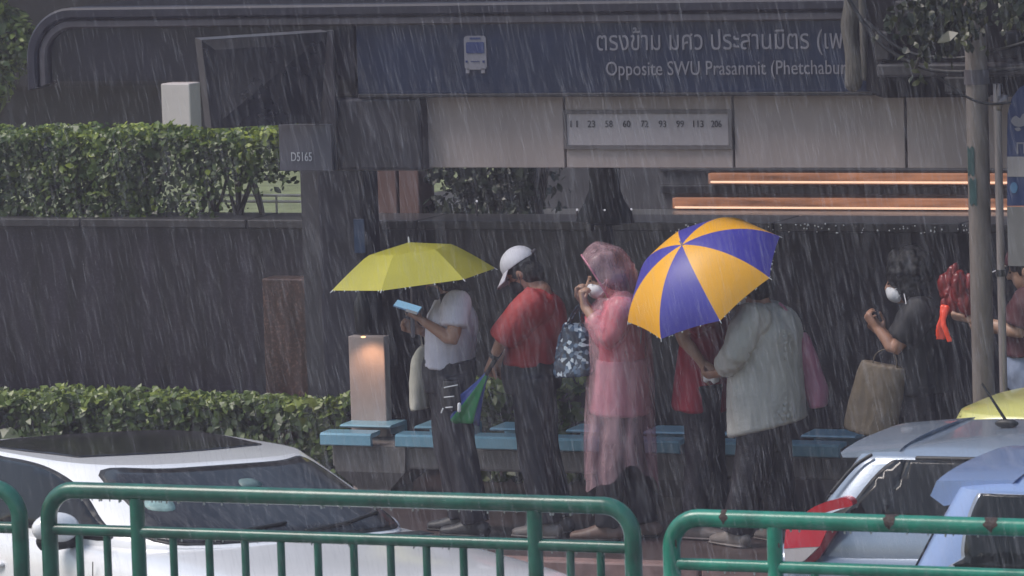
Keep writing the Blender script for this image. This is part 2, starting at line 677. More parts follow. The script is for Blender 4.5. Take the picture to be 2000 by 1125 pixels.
# ---- grey plinth with two lit strips behind the shelter
a = pbox(1035, 2300, 250, 460, 31.6)
t = thing("grey_plinth", "grey stepped plinth wall seen under the shelter sign", "wall", ((a[0] + a[1]) / 2, 31.8, 1.44))
m_pl = mat("grey_plinth_render", (.085, .083, .092), .5, var=.30, scale=2.5, stretch=(.6, 1, 1.6))
obj("wall_face", box(B(), a[0], a[1], 31.6, 32.0, 1.44, 2.45), m_pl, t, False)
obj("capping", box(B(), a[0] - .02, a[1], 31.56, 32.04, 2.452, 2.50, .005), M_COPE, t, False)
s_ = B()
for y0, y1 in ((364, 380), (330, 336)):
    q = pbox(1290, 2300, y0, y1, 31.58)
    box(s_, q[0], q[1], 31.575, 31.598, q[2], q[3], .004)
obj("ledge", s_, mat("dark_ledge", (.03, .03, .036), .4), t, False)
M_GLOW = emit("warm_strip_glow", (1.0, .42, .22), .15)  # the tube's light on the trough, put in as emission
_t = M_GLOW.node_tree
_tc, _mp, _n, _r = (_t.nodes.new(x_) for x_ in ("ShaderNodeTexCoord", "ShaderNodeMapping", "ShaderNodeTexNoise", "ShaderNodeMapRange"))
_mp.inputs["Scale"].default_value = (.8, 1, 9)
_n.inputs["Scale"].default_value = 1.7
_n.inputs["Detail"].default_value = 5
_r.inputs[1].default_value, _r.inputs[2].default_value, _r.inputs[3].default_value, _r.inputs[4].default_value = .32, .68, .03, .30
_t.links.new(_tc.outputs["Object"], _mp.inputs[0])
_t.links.new(_mp.outputs[0], _n.inputs[0])
_t.links.new(_n.outputs[0], _r.inputs[0])
_t.links.new(_r.outputs[0], _t.nodes["Principled BSDF"].inputs["Emission Strength"])
M_LINE = emit("warm_tube_light", (1.0, .60, .40), .75)
for (px0, px1, y0, y1, l0, l1, lab) in ((1380, 2100, 340, 361, 354.5, 358.5, "upper of two warm glowing light strips, starting further along the wall"),
                                         (1310, 2100, 389, 410, 405, 409, "lower of two warm glowing light strips, the longer one near the coping")):
    q = pbox(px0, px1, y0, y1, 31.5)
    t = thing("light_strip", lab, "light", ((q[0] + q[1]) / 2, 31.55, q[2]), "warm light strips on the plinth")
    obj("trough", box(B(), q[0], q[1], 31.53, 31.59, q[2], q[3], .004), M_GLOW, t, False)
    q2 = pbox(px0, px1, l0, l1, 31.5)
    tb = B()
    tube(tb, [(q2[0] + .03, 31.51, (q2[2] + q2[3]) / 2), (q2[1], 31.51, (q2[2] + q2[3]) / 2)], (q2[3] - q2[2]) / 2, n=8)
    obj("tube", tb, M_LINE, t)
# slim pale post, little garden lamps
p = gr(1046, 30.6, 1.44)
q = at(1044, 320, 30.6)
b = B()
tube(b, [p, (p.x, p.y, q.z + .3)], .028)
tube(b, [p, (p.x, p.y, 1.50)], .06)
props(obj("slim_post", b, mat("pale_post_paint", (.19, .18, .19), .4), None, loc=p), "slim pale grey post beside the leafy bush", "post")
for px, py, lab in ((931, 393, "small white garden lamp standing in front of the leafy bush"), (1127, 410, "small white garden lamp just left of the flared navy column"),
                    (1181, 411, "small white garden lamp seen against the flared navy column"), (1233, 409, "small white garden lamp just right of the flared navy column")):
    p = at(px, py, 29.8 if px != 1181 else 28.2)
    z0 = 1.56 if px != 1181 else p.z - .12
    t = thing("garden_lamp", lab, "lamp", (p.x, p.y, z0), "garden lamps along the wall")
    b = B()
    tube(b, [(p.x, p.y, z0), (p.x, p.y, p.z)], .006, n=8)
    obj("stem", b, M_FRAME, t)
    obj("lens", ell(B(), p, (.008, .008, .009), n=8, m=6), emit("white_lens", (.9, .9, 1), .3), t)

# ---- rust-pink gate pillars beyond the wall
t = thing("gate_pillar", "pair of pinkish brown gate pillars joined above the wall", "pillar", (at(776, 430, 30.1).x, 30.1, 1.44))
for (x0, x1) in ((737, 774), (779, 818)):
    a = pbox(x0, x1, 250, 470, 30.0)
    obj("shaft", box(B(), a[0], a[1], 30.0, 30.25, 1.44, a[3], .008), mat("pinkish_render", (.17, .10, .092), .55, var=.2, scale=5, stretch=(1, 1, .4)), t, False)
a = pbox(730, 825, 240, 252, 30.0)
obj("capping", box(B(), a[0], a[1], 29.97, 30.28, a[2], a[3]), M_COPE, t, False)

# ================================================================== PLANTS
b = B()
q0, q1 = at(345, 424, 30.25), at(607, 426, 30.25)
for z_ in (1.605, 1.645):
    tube(b, [(q0.x, 30.25, z_), (q1.x, 30.25, z_)], .009, n=8)
for k in range(5):
    x_ = q0.x + (q1.x - q0.x) * k / 4
    tube(b, [(x_, 30.25, 1.44), (x_, 30.25, z_)], .008, n=8)
props(obj("low_rail", b, mat("white_rail_paint", (.75, .73, .74), .4, var=.05), None, loc=(q0.x, 30.25, 1.44)), "low white double rail behind the thin end of the clipped hedge", "rail")
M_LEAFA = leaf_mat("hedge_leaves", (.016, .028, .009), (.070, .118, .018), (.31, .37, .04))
M_LEAFB = leaf_mat("glossy_leaves", (.020, .036, .011), (.082, .132, .024), (.30, .36, .07))
M_LEAFC = leaf_mat("dark_leaves", (.012, .020, .012), (.035, .05, .028), (.09, .12, .06))  # leaf colours darker and greyer than those of the hedges


def hedge(name, label, x0, x1, y0, y1, z0, z1, n, size, m, thin=None, top_lit=.35, stems=0, cat="hedge"):
    t = thing(name, label, cat, ((x0 + x1) / 2, (y0 + y1) / 2, z0))
    c, nn, tone = [], [], []
    k = 0
    while k < n:
        x, z = rng.uniform(x0, x1), rng.uniform(z0, z1)
        y = rng.uniform(y0, y1)
        f = rng.uniform()
        if f < .45:
            y = y0 + abs(rng.normal(0, .07))
            nn_ = (0, -1, .35)
        elif f < .75:
            z = z1 - abs(rng.normal(0, .05))
            nn_ = (0, -.3, 1)
        else:
            nn_ = (0, -.6, .5)
        bump = noise.noise(V((x * 2.1, y * 2, z * 3))) * .07 + noise.noise(V((x * 7, y * 5, z * 8))) * .045
        if f < .45:
            y += bump * 1.3
        z += bump * (.7 if z > z1 - .12 else .2)
        if thin and rng.uniform() < thin(x, z):
            continue
        g = noise.noise(V((x * 3.3 + 4, y * 3, z * 4.5)))
        if g < -.28 and rng.uniform() < .75:
            continue
        c.append((x, y, z))
        nn.append(nn_)
        h = (z - z0) / (z1 - z0)
        tone.append(.36 + .30 * g + top_lit * max(0, h - .8) * 5 * .8)  # sky light on the hedge top is painted into the leaf tone
        k += 1
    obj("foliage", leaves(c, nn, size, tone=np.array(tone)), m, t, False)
    if stems:
        b = B()
        for i in range(stems):
            x = x0 + (x1 - x0) * (i + random.uniform(.3, .7)) / stems
            yb = random.uniform(y0 + .15, y1 - .15)
            hh = (z1 - z0)
            for j in range(3):
                dx = random.uniform(-.22, .22)
                tube(b, [(x, yb, z0 - .02), (x + dx * .35, yb, z0 + hh * .25), (x + dx, yb + random.uniform(-.1, .1), z0 + hh * .75)], [.016, .012, .006], n=6, k=3)
        obj("stem", b, M_BARK, t)
    return t


xl, xr = at(-620, 400, 29.95).x, at(606, 400, 29.95).x
xs = at(330, 400, 29.95).x
xb = at(600, 400, 29.95).x


def thin1(x, z):
    if x < xs:
        return .0 if z > 1.75 else .2
    u = (x - xs) / (xb - xs)
    lim = 1.80 + .10 * noise.noise(V((x * 4, 0, 0)))
    return (.55 + .42 * u if z < lim else .30 * u) + (.25 * u if z < 1.72 else 0)


hedge("clipped_hedge", "tall clipped hedge on the wall with sky light painted into its top leaves", xl, xr, 29.56, 30.4, 1.53, 2.10, 27500, .042, M_LEAFA, thin1, stems=28)
xl, xr = at(-600, 850, 28.4).x, at(690, 850, 28.5).x
hedge("low_hedge", "low glossy-leaved hedge at the foot of the dark wall", xl, xr, 28.38, 28.93, 0, .52, 23000, .055, M_LEAFB, lambda x, z: .1, stems=12)
xl, xr = at(822, 400, 30).x, at(1032, 400, 30).x
hedge("leafy_bush", "dark leafy bush on the wall beside the slim pale post", xl, xr, 30.0, 30.8, 1.5, 2.35, 3800, .05, M_LEAFC,
      lambda x, z: .25 + .5 * max(0, (x - xl) / (xr - xl) - .6) * (2.3 - z), top_lit=0, stems=6, cat="bush")
xl, xr = at(900, 860, 28.9).x, at(1140, 860, 28.9).x
hedge("small_shrub", "small pale green shrub showing between people behind the bench", xl, xr, 28.75, 29.2, 0, .62, 1100, .07, M_LEAFB, lambda x, z: .3, stems=4, cat="shrub")
xl, xr = at(1145, 860, 28.9).x, at(2100, 860, 28.9).x


def tree(name, label, base, top, crown, n, size, m, trunk_r=.12, limbs=7, tones=.4):
    t = thing(name, label, "tree", base)
    b = B()
    tube(b, [base, (base[0] + .08, base[1], (base[2] + top) / 2), (base[0], base[1], top)], [trunk_r, trunk_r * .8, trunk_r * .55], n=10, k=4)
    c, nn, tone = [], [], []
    lobes = []
    (cx, cy, cz, rx, ry, rz) = crown
    for i in range(limbs):
        d = V((random.gauss(0, 1), random.gauss(0, 1), random.gauss(0, .8))).normalized()
        e = V((cx + d.x * rx * .75, cy + d.y * ry * .75, cz + d.z * rz * .75))
        s = V((base[0], base[1], top - random.uniform(0, .5)))
        tube(b, [s, s.lerp(e, .5) + V((0, 0, .12)), e], [trunk_r * .45, trunk_r * .3, .012], n=7, k=3)
        lobes.append((e, random.uniform(.3, .55)))
    for i in range(n):
        e, r = random.choice(lobes)
        d = rng.normal(0, 1, 3)
        d /= np.linalg.norm(d)
        q = r * rng.uniform(.25, 1.05) ** .6
        c.append((e.x + d[0] * q * rx * .9, e.y + d[1] * q * ry * .9, e.z + d[2] * q * rz * .9))
        nn.append(d + np.array((0, 0, .5)))
        tone.append(tones + .3 * noise.noise(V(c[-1]) * 2.2))
    obj("trunk", b, M_BARK, t)
    obj("crown", leaves(c, nn, size, tone=np.array(tone), droop=.5), m, t, False)
    return t


p = at(-30, 70, 36)
tree("broadleaf_tree", "bright green broadleaf tree behind the rounded end of the sign", (p.x - .2, 36, 1.44), p.z + .1,
     (p.x - .1, 36, p.z + .0, .5, .5, .5), 4200, .07, M_LEAFB, tones=.72, limbs=12)

# ================================================================== BUS SHELTER
SY = 26.6
t = thing("bus_shelter", "bus shelter with long blue name sign and white panels under a dark rounded frame", "bus shelter", (at(1000, 900, 27.5).x, 27.5, 0))
SHEL = t
xr_ = at(1705, 100, SY).x
zt_in, zb_sign = at(1000, 44, SY).z, at(1200, 181, SY).z
zt = at(1000, 4, SY).z
x_l = at(57, 100, SY).x
# roof slab behind the sign
obj("roof", box(B(), x_l + .15, xr_ + 3.2, SY + .10, 28.95, zt - .16, zt - .012, .01), mat("roof_sheet", (.010, .010, .013), .9, spec=.1), t, False)
# rounded frame: dark outer tube, paler inner lip
def rim_path(off):
    xo, zo, R_ = x_l + off, zt - off, max(.05, .30 - off)
    return [(xo, at(80, 176, SY).z + .3 * off)] + [(xo + R_ - R_ * math.cos(rad(a_)), zo - R_ + R_ * math.sin(rad(a_))) for a_ in np.linspace(0, 90, 12)] + [(xr_, zo)]


def rim(o0, o1, y0, th):
    A0, A1 = rim_path(o0), rim_path(o1)
    b = B()
    loft(b, [[(p_[0], y0 + .012, p_[1]), (p_[0] * .8 + q_[0] * .2, y0, p_[1] * .8 + q_[1] * .2), (p_[0] * .2 + q_[0] * .8, y0, p_[1] * .2 + q_[1] * .8), (q_[0], y0 + .012, q_[1]),
               (q_[0], y0 + th, q_[1]), (p_[0], y0 + th, p_[1])] for p_, q_ in zip(A0, A1)])
    return b


obj("outer_frame", rim(0, .068, SY - .045, .16), M_NAVY, t, angle=30)
obj("inner_lip", rim(.070, .122, SY - .025, .13), M_FRAME, t, angle=30)
# boards
a = pbox(98, 690, 40, 157, SY)
obj("dark_board", box(B(), a[0], a[1], SY + .012, SY + .09, a[2], a[3]), mat("dark_board_paint", (.008, .008, .018), .4, var=.5, scale=2), t, False)
x_b0 = at(740, 100, SY).x
sg = obj("name_sign", box(B(), x_b0 - .14, xr_, SY + .005, SY + .1, zb_sign, zt_in + .01), mat("name_sign_blue", (.0035, .012, .042), .3, var=.35, scale=2.2), t, False)
obj("lettering", text("ตรงข้าม มศว ประสานมิตร (เพชรบุรี)", at(1166, 97, SY).x, at(1748, 97, SY).x, at(1400, 96.5, SY).z, at(1400, 60, SY).z, SY + .003), M_LETTER, sg, False)
obj("lettering", text("Opposite SWU Prasanmit (Phetchaburi)", at(1184, 146, SY).x, at(1668, 146, SY).x, at(1400, 146, SY).z, at(1400, 119, SY).z, SY + .003), M_LETTER, sg, False)
obj("sign_trim", box(B(), x_b0 - .14, xr_, SY - .002, SY + .1, zb_sign - .022, zb_sign - .002, .004), M_DARK, t, False)


M_JUNC = mat("junction_grey", (.018, .016, .020), .5, var=.3)


def pl(x0, y0, x1, y1, r, Y=SY):
    a_ = pbox(x0, x1, y0, y1, Y)
    return rrect(a_[0], a_[1], a_[2], a_[3], r)


ic = slab(pl(907, 70, 950, 136, .02), SY - .003, .006)
for q in ((910, 134, 917, 143), (940, 134, 947, 143)):
    a = pbox(q[0], q[2], q[1], q[3], SY)
    box(ic, a[0], a[1], SY - .003, SY + .003, a[2], a[3])
ico = obj("bus_emblem", ic, M_LETTER, sg, False)
ic = slab(pl(911, 82, 946, 104, .008), SY - .0065, .003)
for q in ((918, 73, 939, 77), (910, 118, 914, 122), (943, 118, 947, 122), (920, 119, 937, 120.5)):
    a = pbox(q[0], q[2], q[1], q[3], SY)
    box(ic, a[0], a[1], SY - .0065, SY - .0035, a[2], a[3])
obj("emblem_detail", ic, M_BLUE, sg, False)

# white panels under the sign
PY = 26.72
zp0, zp1 = at(1300, 328, PY).z, at(1300, 180, PY).z
seams = [760, 1103, 1432, 1769, 2105]
for i in range(4):
    xa, xb_ = at(seams[i], 255, PY).x, at(seams[i + 1], 255, PY).x
    obj("white_panel", box(B(), xa + .007, xb_ - .007, PY, PY + .05, zp0, zp1, .004), M_PANEL, t, False)
xa, xb_ = at(seams[0], 255, PY).x, at(seams[-1], 255, PY).x
obj("backing", box(B(), xa, xb_, PY + .052, PY + .1, zp0 + .004, zp1), M_DARK, t, False)
obj("lower_beam", box(B(), xa, xb_ + 1, PY + .12, PY + .3, zp0 + .02, zp0 + .12), M_DARK, t, False)
# dark box over the left end of the panel row
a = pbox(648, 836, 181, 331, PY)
obj("side_dark_box", box(B(), a[0], a[1], PY - .10, PY + .11, a[2], zb_sign - .024, .02), mat("side_box_dark", (.022, .021, .034), .35, var=.4, scale=3, stretch=(2, 2, .6)), t, False)
# route plate
zr0, zr1 = at(1268, 291, PY).z, at(1268, 214, PY).z
xr0, xr1 = at(1104, 250, PY).x, at(1432, 250, PY).x
fr = B()
h_ = .022
for q in ((xr0, xr1, zr1 - h_, zr1), (xr0, xr1, zr0, zr0 + h_), (xr0, xr0 + .014, zr0 + h_, zr1 - h_), (xr1 - h_, xr1, zr0 + h_, zr1 - h_)):
    box(fr, q[0], q[1], PY - .022, PY - .003, q[2], q[3])
rp = obj("route_plate", fr, mat("route_frame_grey", (.11, .095, .10), .4, var=.15, scale=6), t, False)
obj("plate_face", box(B(), xr0 + .0145, xr1 - h_ - .0005, PY - .012, PY - .004, zr0 + h_ + .0005, zr1 - h_ - .0005), M_PLATE, rp, False)
for n_, px in (("11", 1123), ("23", 1157), ("58", 1191.5), ("60", 1226), ("72", 1261), ("93", 1296), ("99", 1330.5), ("113", 1366), ("206", 1401)):
    hw = 7.2 if len(n_) == 2 else 10
    obj("route_number", text(n_, at(px - hw, 248, PY).x, at(px + hw, 248, PY).x, at(px, 248, PY).z, at(px, 235, PY).z, PY - .0135, .003), M_INK, rp, False)
# stop code plate on its hanger
a = pbox(545, 648, 243, 334, SY - .05)
cp = obj("code_plate", box(B(), a[0], a[1], SY - .05, SY - .02, a[2], a[3], .004), mat("code_plate_grey", (.085, .085, .11), .4, var=.12, scale=3), t, False)
obj("lettering", text("D5165", at(577, 313, SY).x, at(617, 313, SY).x, at(597, 313, SY).z, at(597, 296, SY).z, SY - .052, .003), mat("code_letter_white", (.5, .5, .55), .4), cp, False)
a = pbox(624, 650, 60, 334, SY - .05)
obj("hanger", box(B(), a[0], a[1], SY - .018, SY + .005, a[2], a[3], .004), mat("hanger_grey", (.045, .043, .055), .4, var=.2), t, False)
# columns
a = pbox(622, 714, 300, 700, 28.95)
cl = obj("column", box(B(), a[0], a[1], 28.95, 29.2, 0, zt - .165, .03), M_NAVY, t, False)
b = B()
a = pbox(592, 640, 300, 700, 29.16)
obj("side_panel", box(B(), a[0], a[1] - .004, 29.16, 29.22, .02, zt - .17), mat("smoked_panel", (.05, .05, .062), .25, var=.25, scale=3, stretch=(1, 1, .5)), t, False)
a = pbox(692, 712, 428, 494, 28.94)
obj("sticker", box(B(), a[0], a[1], 28.935, 28.948, a[2], a[3]), mat("blue_sticker", (.012, .045, .12), .4), cl, False)
b = B()
pts = [(1181, 300, .10), (1181, 372, .10), (1181, 395, .13), (1182, 415, .17), (1182, 433, .185), (1182, 440, .05), (1183, 520, .05)]
wp = [at(x_, y_, 28.3) for x_, y_, _ in pts]
wp = [V((wp[0].x, 28.3, zt - .17))] + wp + [V((wp[-1].x, 28.3, 0))]
rs = [.10] + [r for *_, r in pts] + [.05]
tube(b, wp, [(r, r * .7) for r in rs], ref=(1, 0, 0), n=14, caps='flat')
obj("flared_column", b, M_NAVY, t, angle=40)
cx_ = at(2150, 500, 28.5).x
obj("column", box(B(), cx_, cx_ + .2, 28.4, 28.7, 0, zt - .165, .02), M_NAVY, t, False)

# screen hanging at the sign's left half, turned toward the road
A_, B_, C_, D_ = at(393, 78, 26.15), at(413, 251, 26.25), at(626, 239, 26.5), at(640, 62, 26.4)
cen = (A_ + C_) / 2
t = thing("hanging_screen", "dark display screen with pale edge hanging tilted from the sign", "screen", cen)
n_ = (B_ - A_).cross(D_ - A_).normalized()
if n_.y < 0:
    n_ = -n_
bk = V((-.065, .05, .01))


def hexa(b, q, o):
    f = [b.verts.new(p_) for p_ in q]
    g = [b.verts.new(p_ + o) for p_ in q]
    b.faces.new(f)
    b.faces.new(g[::-1])
    for i in range(4):
        j = (i + 1) % 4
        b.faces.new((f[i], g[i], g[j], f[j]))
    return b


obj("casing", hexa(B(), [A_, B_, C_, D_], bk), mat("screen_casing", (.07, .065, .07), .4, var=.1), t, False)
q = [cen + (p_ - cen) * .995 - n_ * .006 for p_ in (A_, B_, C_, D_)]
obj("glass", hexa(B(), q, n_ * .004), mat("screen_glass", (.010, .010, .018), .2, var=.3), t, False)
b = B()
tube(b, [cen + bk * .8 + V((0, .06, .0)), V((cen.x, SY + .02, cen.z + .05))], .03)
obj("bracket", b, M_DARK, t)

# ---- lamp and spot added over the stone pillar to make its warm glow
a = pbox(683, 753, 657, 845, 28.25)
t = thing("stone_pillar", "pinkish stone pillar lit warm at its top beside the bench", "pillar", ((a[0] + a[1]) / 2, 28.4, 0))
M_STONE = mat("pink_stone", (.42, .34, .32), .4, var=.12, scale=7)
obj("shaft", box(B(), a[0], a[1], 28.25, 28.33, 0, a[3], .006), M_STONE, t, False)
LX = (a[0] + a[1]) / 2
LZ = a[3]
p = at(708, 615, 28.12)
t = thing("added_downlight", "black dome lamp added just above the stone pillar to warm its top", "lamp", (p.x, 28.12, p.z))
b = B()
tube(b, [(p.x, 28.12, p.z + .14), (p.x, 28.12, p.z + .05), (p.x, 28.12, p.z - .08)], [.025, .052, .048], n=16, k=3)
obj("lamp_shade", b, M_CABLE, t)
b = B()
tube(b, [(p.x, 28.12, p.z + .12), (p.x, 28.2, p.z + .22), (p.x - .05, 28.42, p.z + .25)], .012, n=8, k=4)
obj("arm", b, M_CABLE, t)
ell(b := B(), (p.x, 28.12, p.z - .135), (.016, .016, .006), n=12, m=6)
obj("lens", b, emit("warm_lens", (1, .55, .28), 1.5), t)
ld = bpy.data.lights.new("added_warm_spot", 'SPOT')
ld.energy = 1.8
ld.color = (1, .56, .30)
ld.spot_size = rad(120)
ld.spot_blend = .8
ld.shadow_soft_size = .03
lo = bpy.data.objects.new("added_warm_spot", ld)
col.objects.link(lo)
lo.location = (p.x, 28.12, p.z - .16)
lo.rotation_euler = (rad(22), 0, 0)

# ================================================================== BENCH
bx0 = at(627, 858, 27.8).x
t = thing("shelter_bench", "long concrete bench with pairs of pale blue slatted seats", "bench", (bx0 + 2.5, 28.1, 0))
pitch_ = .497
zs = at(680, 846, 27.8).z
for i in range(13):
    x0 = bx0 + i * pitch_
    if x0 > bx0 + 7:
        break
    sb = B()
    prof = [(27.80, zs - .078), (27.785, zs - .07), (27.785, zs - .012), (27.80, zs), (27.93, zs + .004), (27.93, zs - .022), (27.815, zs - .03), (27.815, zs - .078)]
    for x_ in (x0, x0 + .335):
        pass
    loft(sb, [[(x0, y_, z_) for y_, z_ in prof], [(x0 + .335, y_, z_) for y_, z_ in prof]])
    obj("front_slat", sb, M_SEAT, t, False)
    sb = B()
    prof = [(28.08, zs - .005), (28.07, zs + .004), (28.09, zs + .012), (28.32, zs + .018), (28.33, zs + .012), (28.33, zs - .07), (28.30, zs - .07), (28.30, zs - .008)]
    loft(sb, [[(x0, y_, z_) for y_, z_ in prof], [(x0 + .335, y_, z_) for y_, z_ in prof]])
    obj("rear_slat", sb, M_SEAT, t, False)
bl = bx0 + .04
obj("beam", box(B(), bl, bl + 6.6, 27.86, 28.26, zs - .22, zs - .08, .015), M_CONC, t, False)
for k in range(4):
    xc = bl + .26 + k * 1.98
    lb = B()
    loft(lb, [[(xc - w_ * .5, 27.84 + d_, z_), (xc + w_ * .5, 27.84 + d_, z_), (xc + w_ * .5, 28.28 - d_, z_), (xc - w_ * .5, 28.28 - d_, z_)]
              for w_, d_, z_ in ((.20, .05, 0), (.22, .05, .08), (.46, 0, zs - .24), (.48, 0, zs - .082))])
    obj("leg", lb, M_CONC, t, False)

# ================================================================== POLES AND SIGNS ON THE RIGHT
p = gr(1929, 26.3, 0)
t = thing("utility_pole", "thick grey brown round pole with teal paint patches at the kerb", "pole", p)
b = B()
tube(b, [p, (p.x, p.y, 4.3)], .060, n=24, caps='flat')
obj("shaft", b, mat("grimy_pole_paint", (.16, .135, .125), .45, var=.4, scale=6, stretch=(2, 2, .35), bump=.15, bscale=40), t, angle=40)
for y0, y1, a0, a1 in ((288, 342, 222, 268), (350, 400, 232, 276)):
    z0, z1 = at(1915, y1, 26.24).z, at(1915, y0, 26.24).z
    rings = []
    for a in np.linspace(a0, a1, 9):
        wv = .008 * math.sin(a * .9)
        rings.append([(p.x + .0635 * math.cos(rad(a)), p.y + .0635 * math.sin(rad(a)), z0 + wv), (p.x + .0635 * math.cos(rad(a)), p.y + .0635 * math.sin(rad(a)), z1 - wv)])
    b = B()
    loft(b, rings, cap=False, closed=False)
    obj("paint_patch", b, mat("teal_paint", (.016, .055, .058), .5, var=.3, scale=12), t)
b = B()
tube(b, [(p.x, p.y, 2.62), (p.x, p.y, 2.70)], .068, n=24, caps='flat')
a = pbox(1935, 1964, 186, 198, 26.25)
box(b, a[0], a[1], 26.24, 26.3, a[2], a[3], .004)
obj("clamp", b, M_FRAME, t, angle=40)

p = gr(1968, 26.2, 0)
t = thing("stop_sign_post", "slim galvanised post carrying a blue bus stop plate", "sign", p)
b = B()
top = at(1954, 205, 26.2)
tube(b, [(p.x, p.y, 0), (p.x, p.y, top.z - .08), (p.x + .004, p.y, top.z - .03), (p.x + .012, p.y, top.z + .01), (p.x + .035, p.y + .02, top.z + .03)], .0215, n=14, k=3)
obj("post", b, M_STEEL, t)
b = B()
zz = at(1958, 533, 26.2).z
tube(b, [(p.x, p.y, zz - .018), (p.x, p.y, zz + .018)], .028, n=14, caps='flat')
obj("strap", b, M_CABLE, t, angle=40)
GY = 26.17
ol = pix([(1967, 402), (1967, 260), (1968, 222), (1976, 192), (1990, 172), (2012, 160), (2110, 156), (2110, 402)], GY)
pb = obj("plate", slab(ol, GY, .012), mat("stop_plate_blue", (.006, .024, .10), .35, var=.15), t, False)
a = pbox(1968, 2110, 306, 345, GY)
obj("plate_band", box(B(), a[0], a[1], GY - .005, GY - .001, a[2], a[3]), mat("plate_band_grey", (.27, .25, .26), .4), pb, False)
a = pbox(1968, 2110, 404, 520, GY)
obj("timetable_board", box(B(), a[0], a[1], GY, GY + .012, a[2], a[3]), mat("timetable_grey", (.16, .155, .16), .4, var=.15), t, False)
eb = slab(pix(dense([(1975, 236), (1983, 226), (1992, 231), (1999, 222), (2012, 226), (2006, 240), (1996, 247), (1983, 246)]), GY), GY - .005, .004)
b2 = slab(pix(dense([(1982, 251), (1990, 249), (1994, 253), (1988, 256)]), GY), GY - .005, .004)
m2 = to_mesh(b2)
eb.from_mesh(m2)
obj("emblem", eb, M_LETTER, pb, False)
b = B()
for q in ((1986, 278, 1989, 300), (1999, 278, 2002, 300), (1989, 278, 1999, 281), (2006, 278, 2009, 300), (2019, 278, 2022, 300), (2009, 297, 2019, 300)):
    a = pbox(q[0], q[2], q[1], q[3], GY)
    box(b, a[0], a[1], GY - .005, GY - .001, a[2], a[3])
obj("lettering", b, M_LETTER, pb, False)
obj("emblem", slab(pix(dense([(1973, 366), (1977, 357), (1984, 357), (1988, 366), (1984, 376), (1977, 376)]), GY), GY - .005, .004), mat("pale_blue_mark", (.05, .14, .27), .4), pb, False)

# ---- second shelter canopy, cables and branch, top right
t = thing("dark_canopy", "dark canopy of the next shelter module under hanging cables", "canopy", (at(1850, 100, 26.5).x, 26.5, 2.4))
ol = pix([(1692, -60), (1692, 176), (1704, 180), (1712, 187), (1726, 191), (2300, 186), (2300, -60)], 26.48)
obj("fascia", slab(ol, 26.48, .5), mat("canopy_fascia", (.008, .007, .009), .8, spec=.2, var=.7, scale=3, stretch=(2, 1, 1)), t, False)
a = pbox(1718, 2300, 121, 148, 26.46)
obj("gutter", box(B(), a[0], a[1], 26.40, 26.478, a[2], a[3], .015), mat("gutter_grey", (.032, .029, .035), .4, var=.35, scale=5), t, False)
for q in ((1712, 60, 1742, 118), (1752, 0, 1790, 70), (1956, 60, 1990, 112), (1848, 148, 1896, 182)):
    a = pbox(q[0], q[2], q[1], q[3], 26.44)
    obj("junction_box", box(B(), a[0], a[1], 26.40, 26.478, a[2], a[3], .012), M_JUNC, t, False)
#("junction_grey", (.04, .038, .044), .5, var=.3), t, False)
a = pbox(1646, 1682, -60, 162, 26.5)
b = B()
tube(b, [((a[0] + a[1]) / 2 + .012 * math.sin(k * 1.7), 26.50, z_) for k, z_ in enumerate(np.linspace(a[2], a[3], 7))], [(.050 + .006 * math.sin(k * 2.3), .05) for k in range(7)], ref=(1, 0, 0), n=12, k=3)
tube(b, [(a[1] + .015, 26.49, a[2] + .03), (a[1] + .02, 26.48, a[2] + .3), (a[1] + .004, 26.49, a[3])], [.018, .024, .018], n=8, k=3)
props(obj("tree_limb", b, mat("pale_bark", (.095, .085, .075), .6, var=.4, scale=8, bump=.5, bscale=30, stretch=(3, 3, .5)), None, loc=(a[0], 26.5, a[3])), "pale brown tree limb hanging down across the sign's end", "branch")
for i, (P_, r_, lab) in enumerate(((((1640, -30), (1705, 70), (1770, 118), (1850, 140), (2010, 132), (2100, 120)), .012, "thick black cable sagging along the dark canopy"),
                                   (((1830, 148), (1865, 175), (1902, 196), (1935, 203), (1972, 201)), .007, "thin black cable drooping onto the pole and sign"),
                                   (((1690, 40), (1760, 96), (1830, 112), (1910, 108), (2080, 60)), .010, "black cable hanging highest across the canopy"))):
    b = B()
    tube(b, [at(x_, y_, 26.17 if i == 1 else 26.32) for x_, y_ in P_], r_, n=8, k=6)
    props(obj("cable", b, M_CABLE, None, loc=at(*P_[2], 26.3)), lab, "cable", "black cables by the pole")
bp = at(1850, -90, 26.0)
t = thing("leafy_branch", "drooping green leafy branch hanging in front of the dark canopy", "branch", bp)
b = B()
c, nn, tn = [], [], []
for (P_, n_l, s_) in ((((1850, -90), (1822, -30), (1812, 10), (1808, 62)), 330, .060), (((1850, -90), (1845, -20), (1850, 30), (1845, 78)), 220, .055),
                     (((1850, -90), (1880, 0), (1885, 30), (1890, 60)), 220, .055), (((1812, 10), (1800, 60), (1790, 100), (1784, 140)), 45, .045),
                     (((1850, -90), (1940, -60), (1975, -10), (1990, 35)), 220, .06), (((1845, 0), (1800, 20), (1775, 30), (1762, 40)), 60, .05)):
    q = crom([at(x_, y_, 26.0) + V((0, random.uniform(-.1, .1), 0)) for x_, y_ in P_], 6)
    tube(b, q, .008, n=6)
    for i in range(n_l):
        u = q[int(len(q) * random.uniform(.25, .999))]
        c.append(u + rng.normal(0, .055, 3) + np.array((0, 0, -.02)))
        nn.append((rng.normal(0, .5), -1, .4))
        tn.append(.45 + .3 * noise.noise(V(u) * 3))
obj("twig", b, M_BARK, t)
obj("foliage", leaves(c, nn, .046, tone=np.array(tn), droop=1.5), leaf_mat("branch_leaves", (.006, .009, .003), (.022, .030, .007), (.10, .11, .018)), t, False)

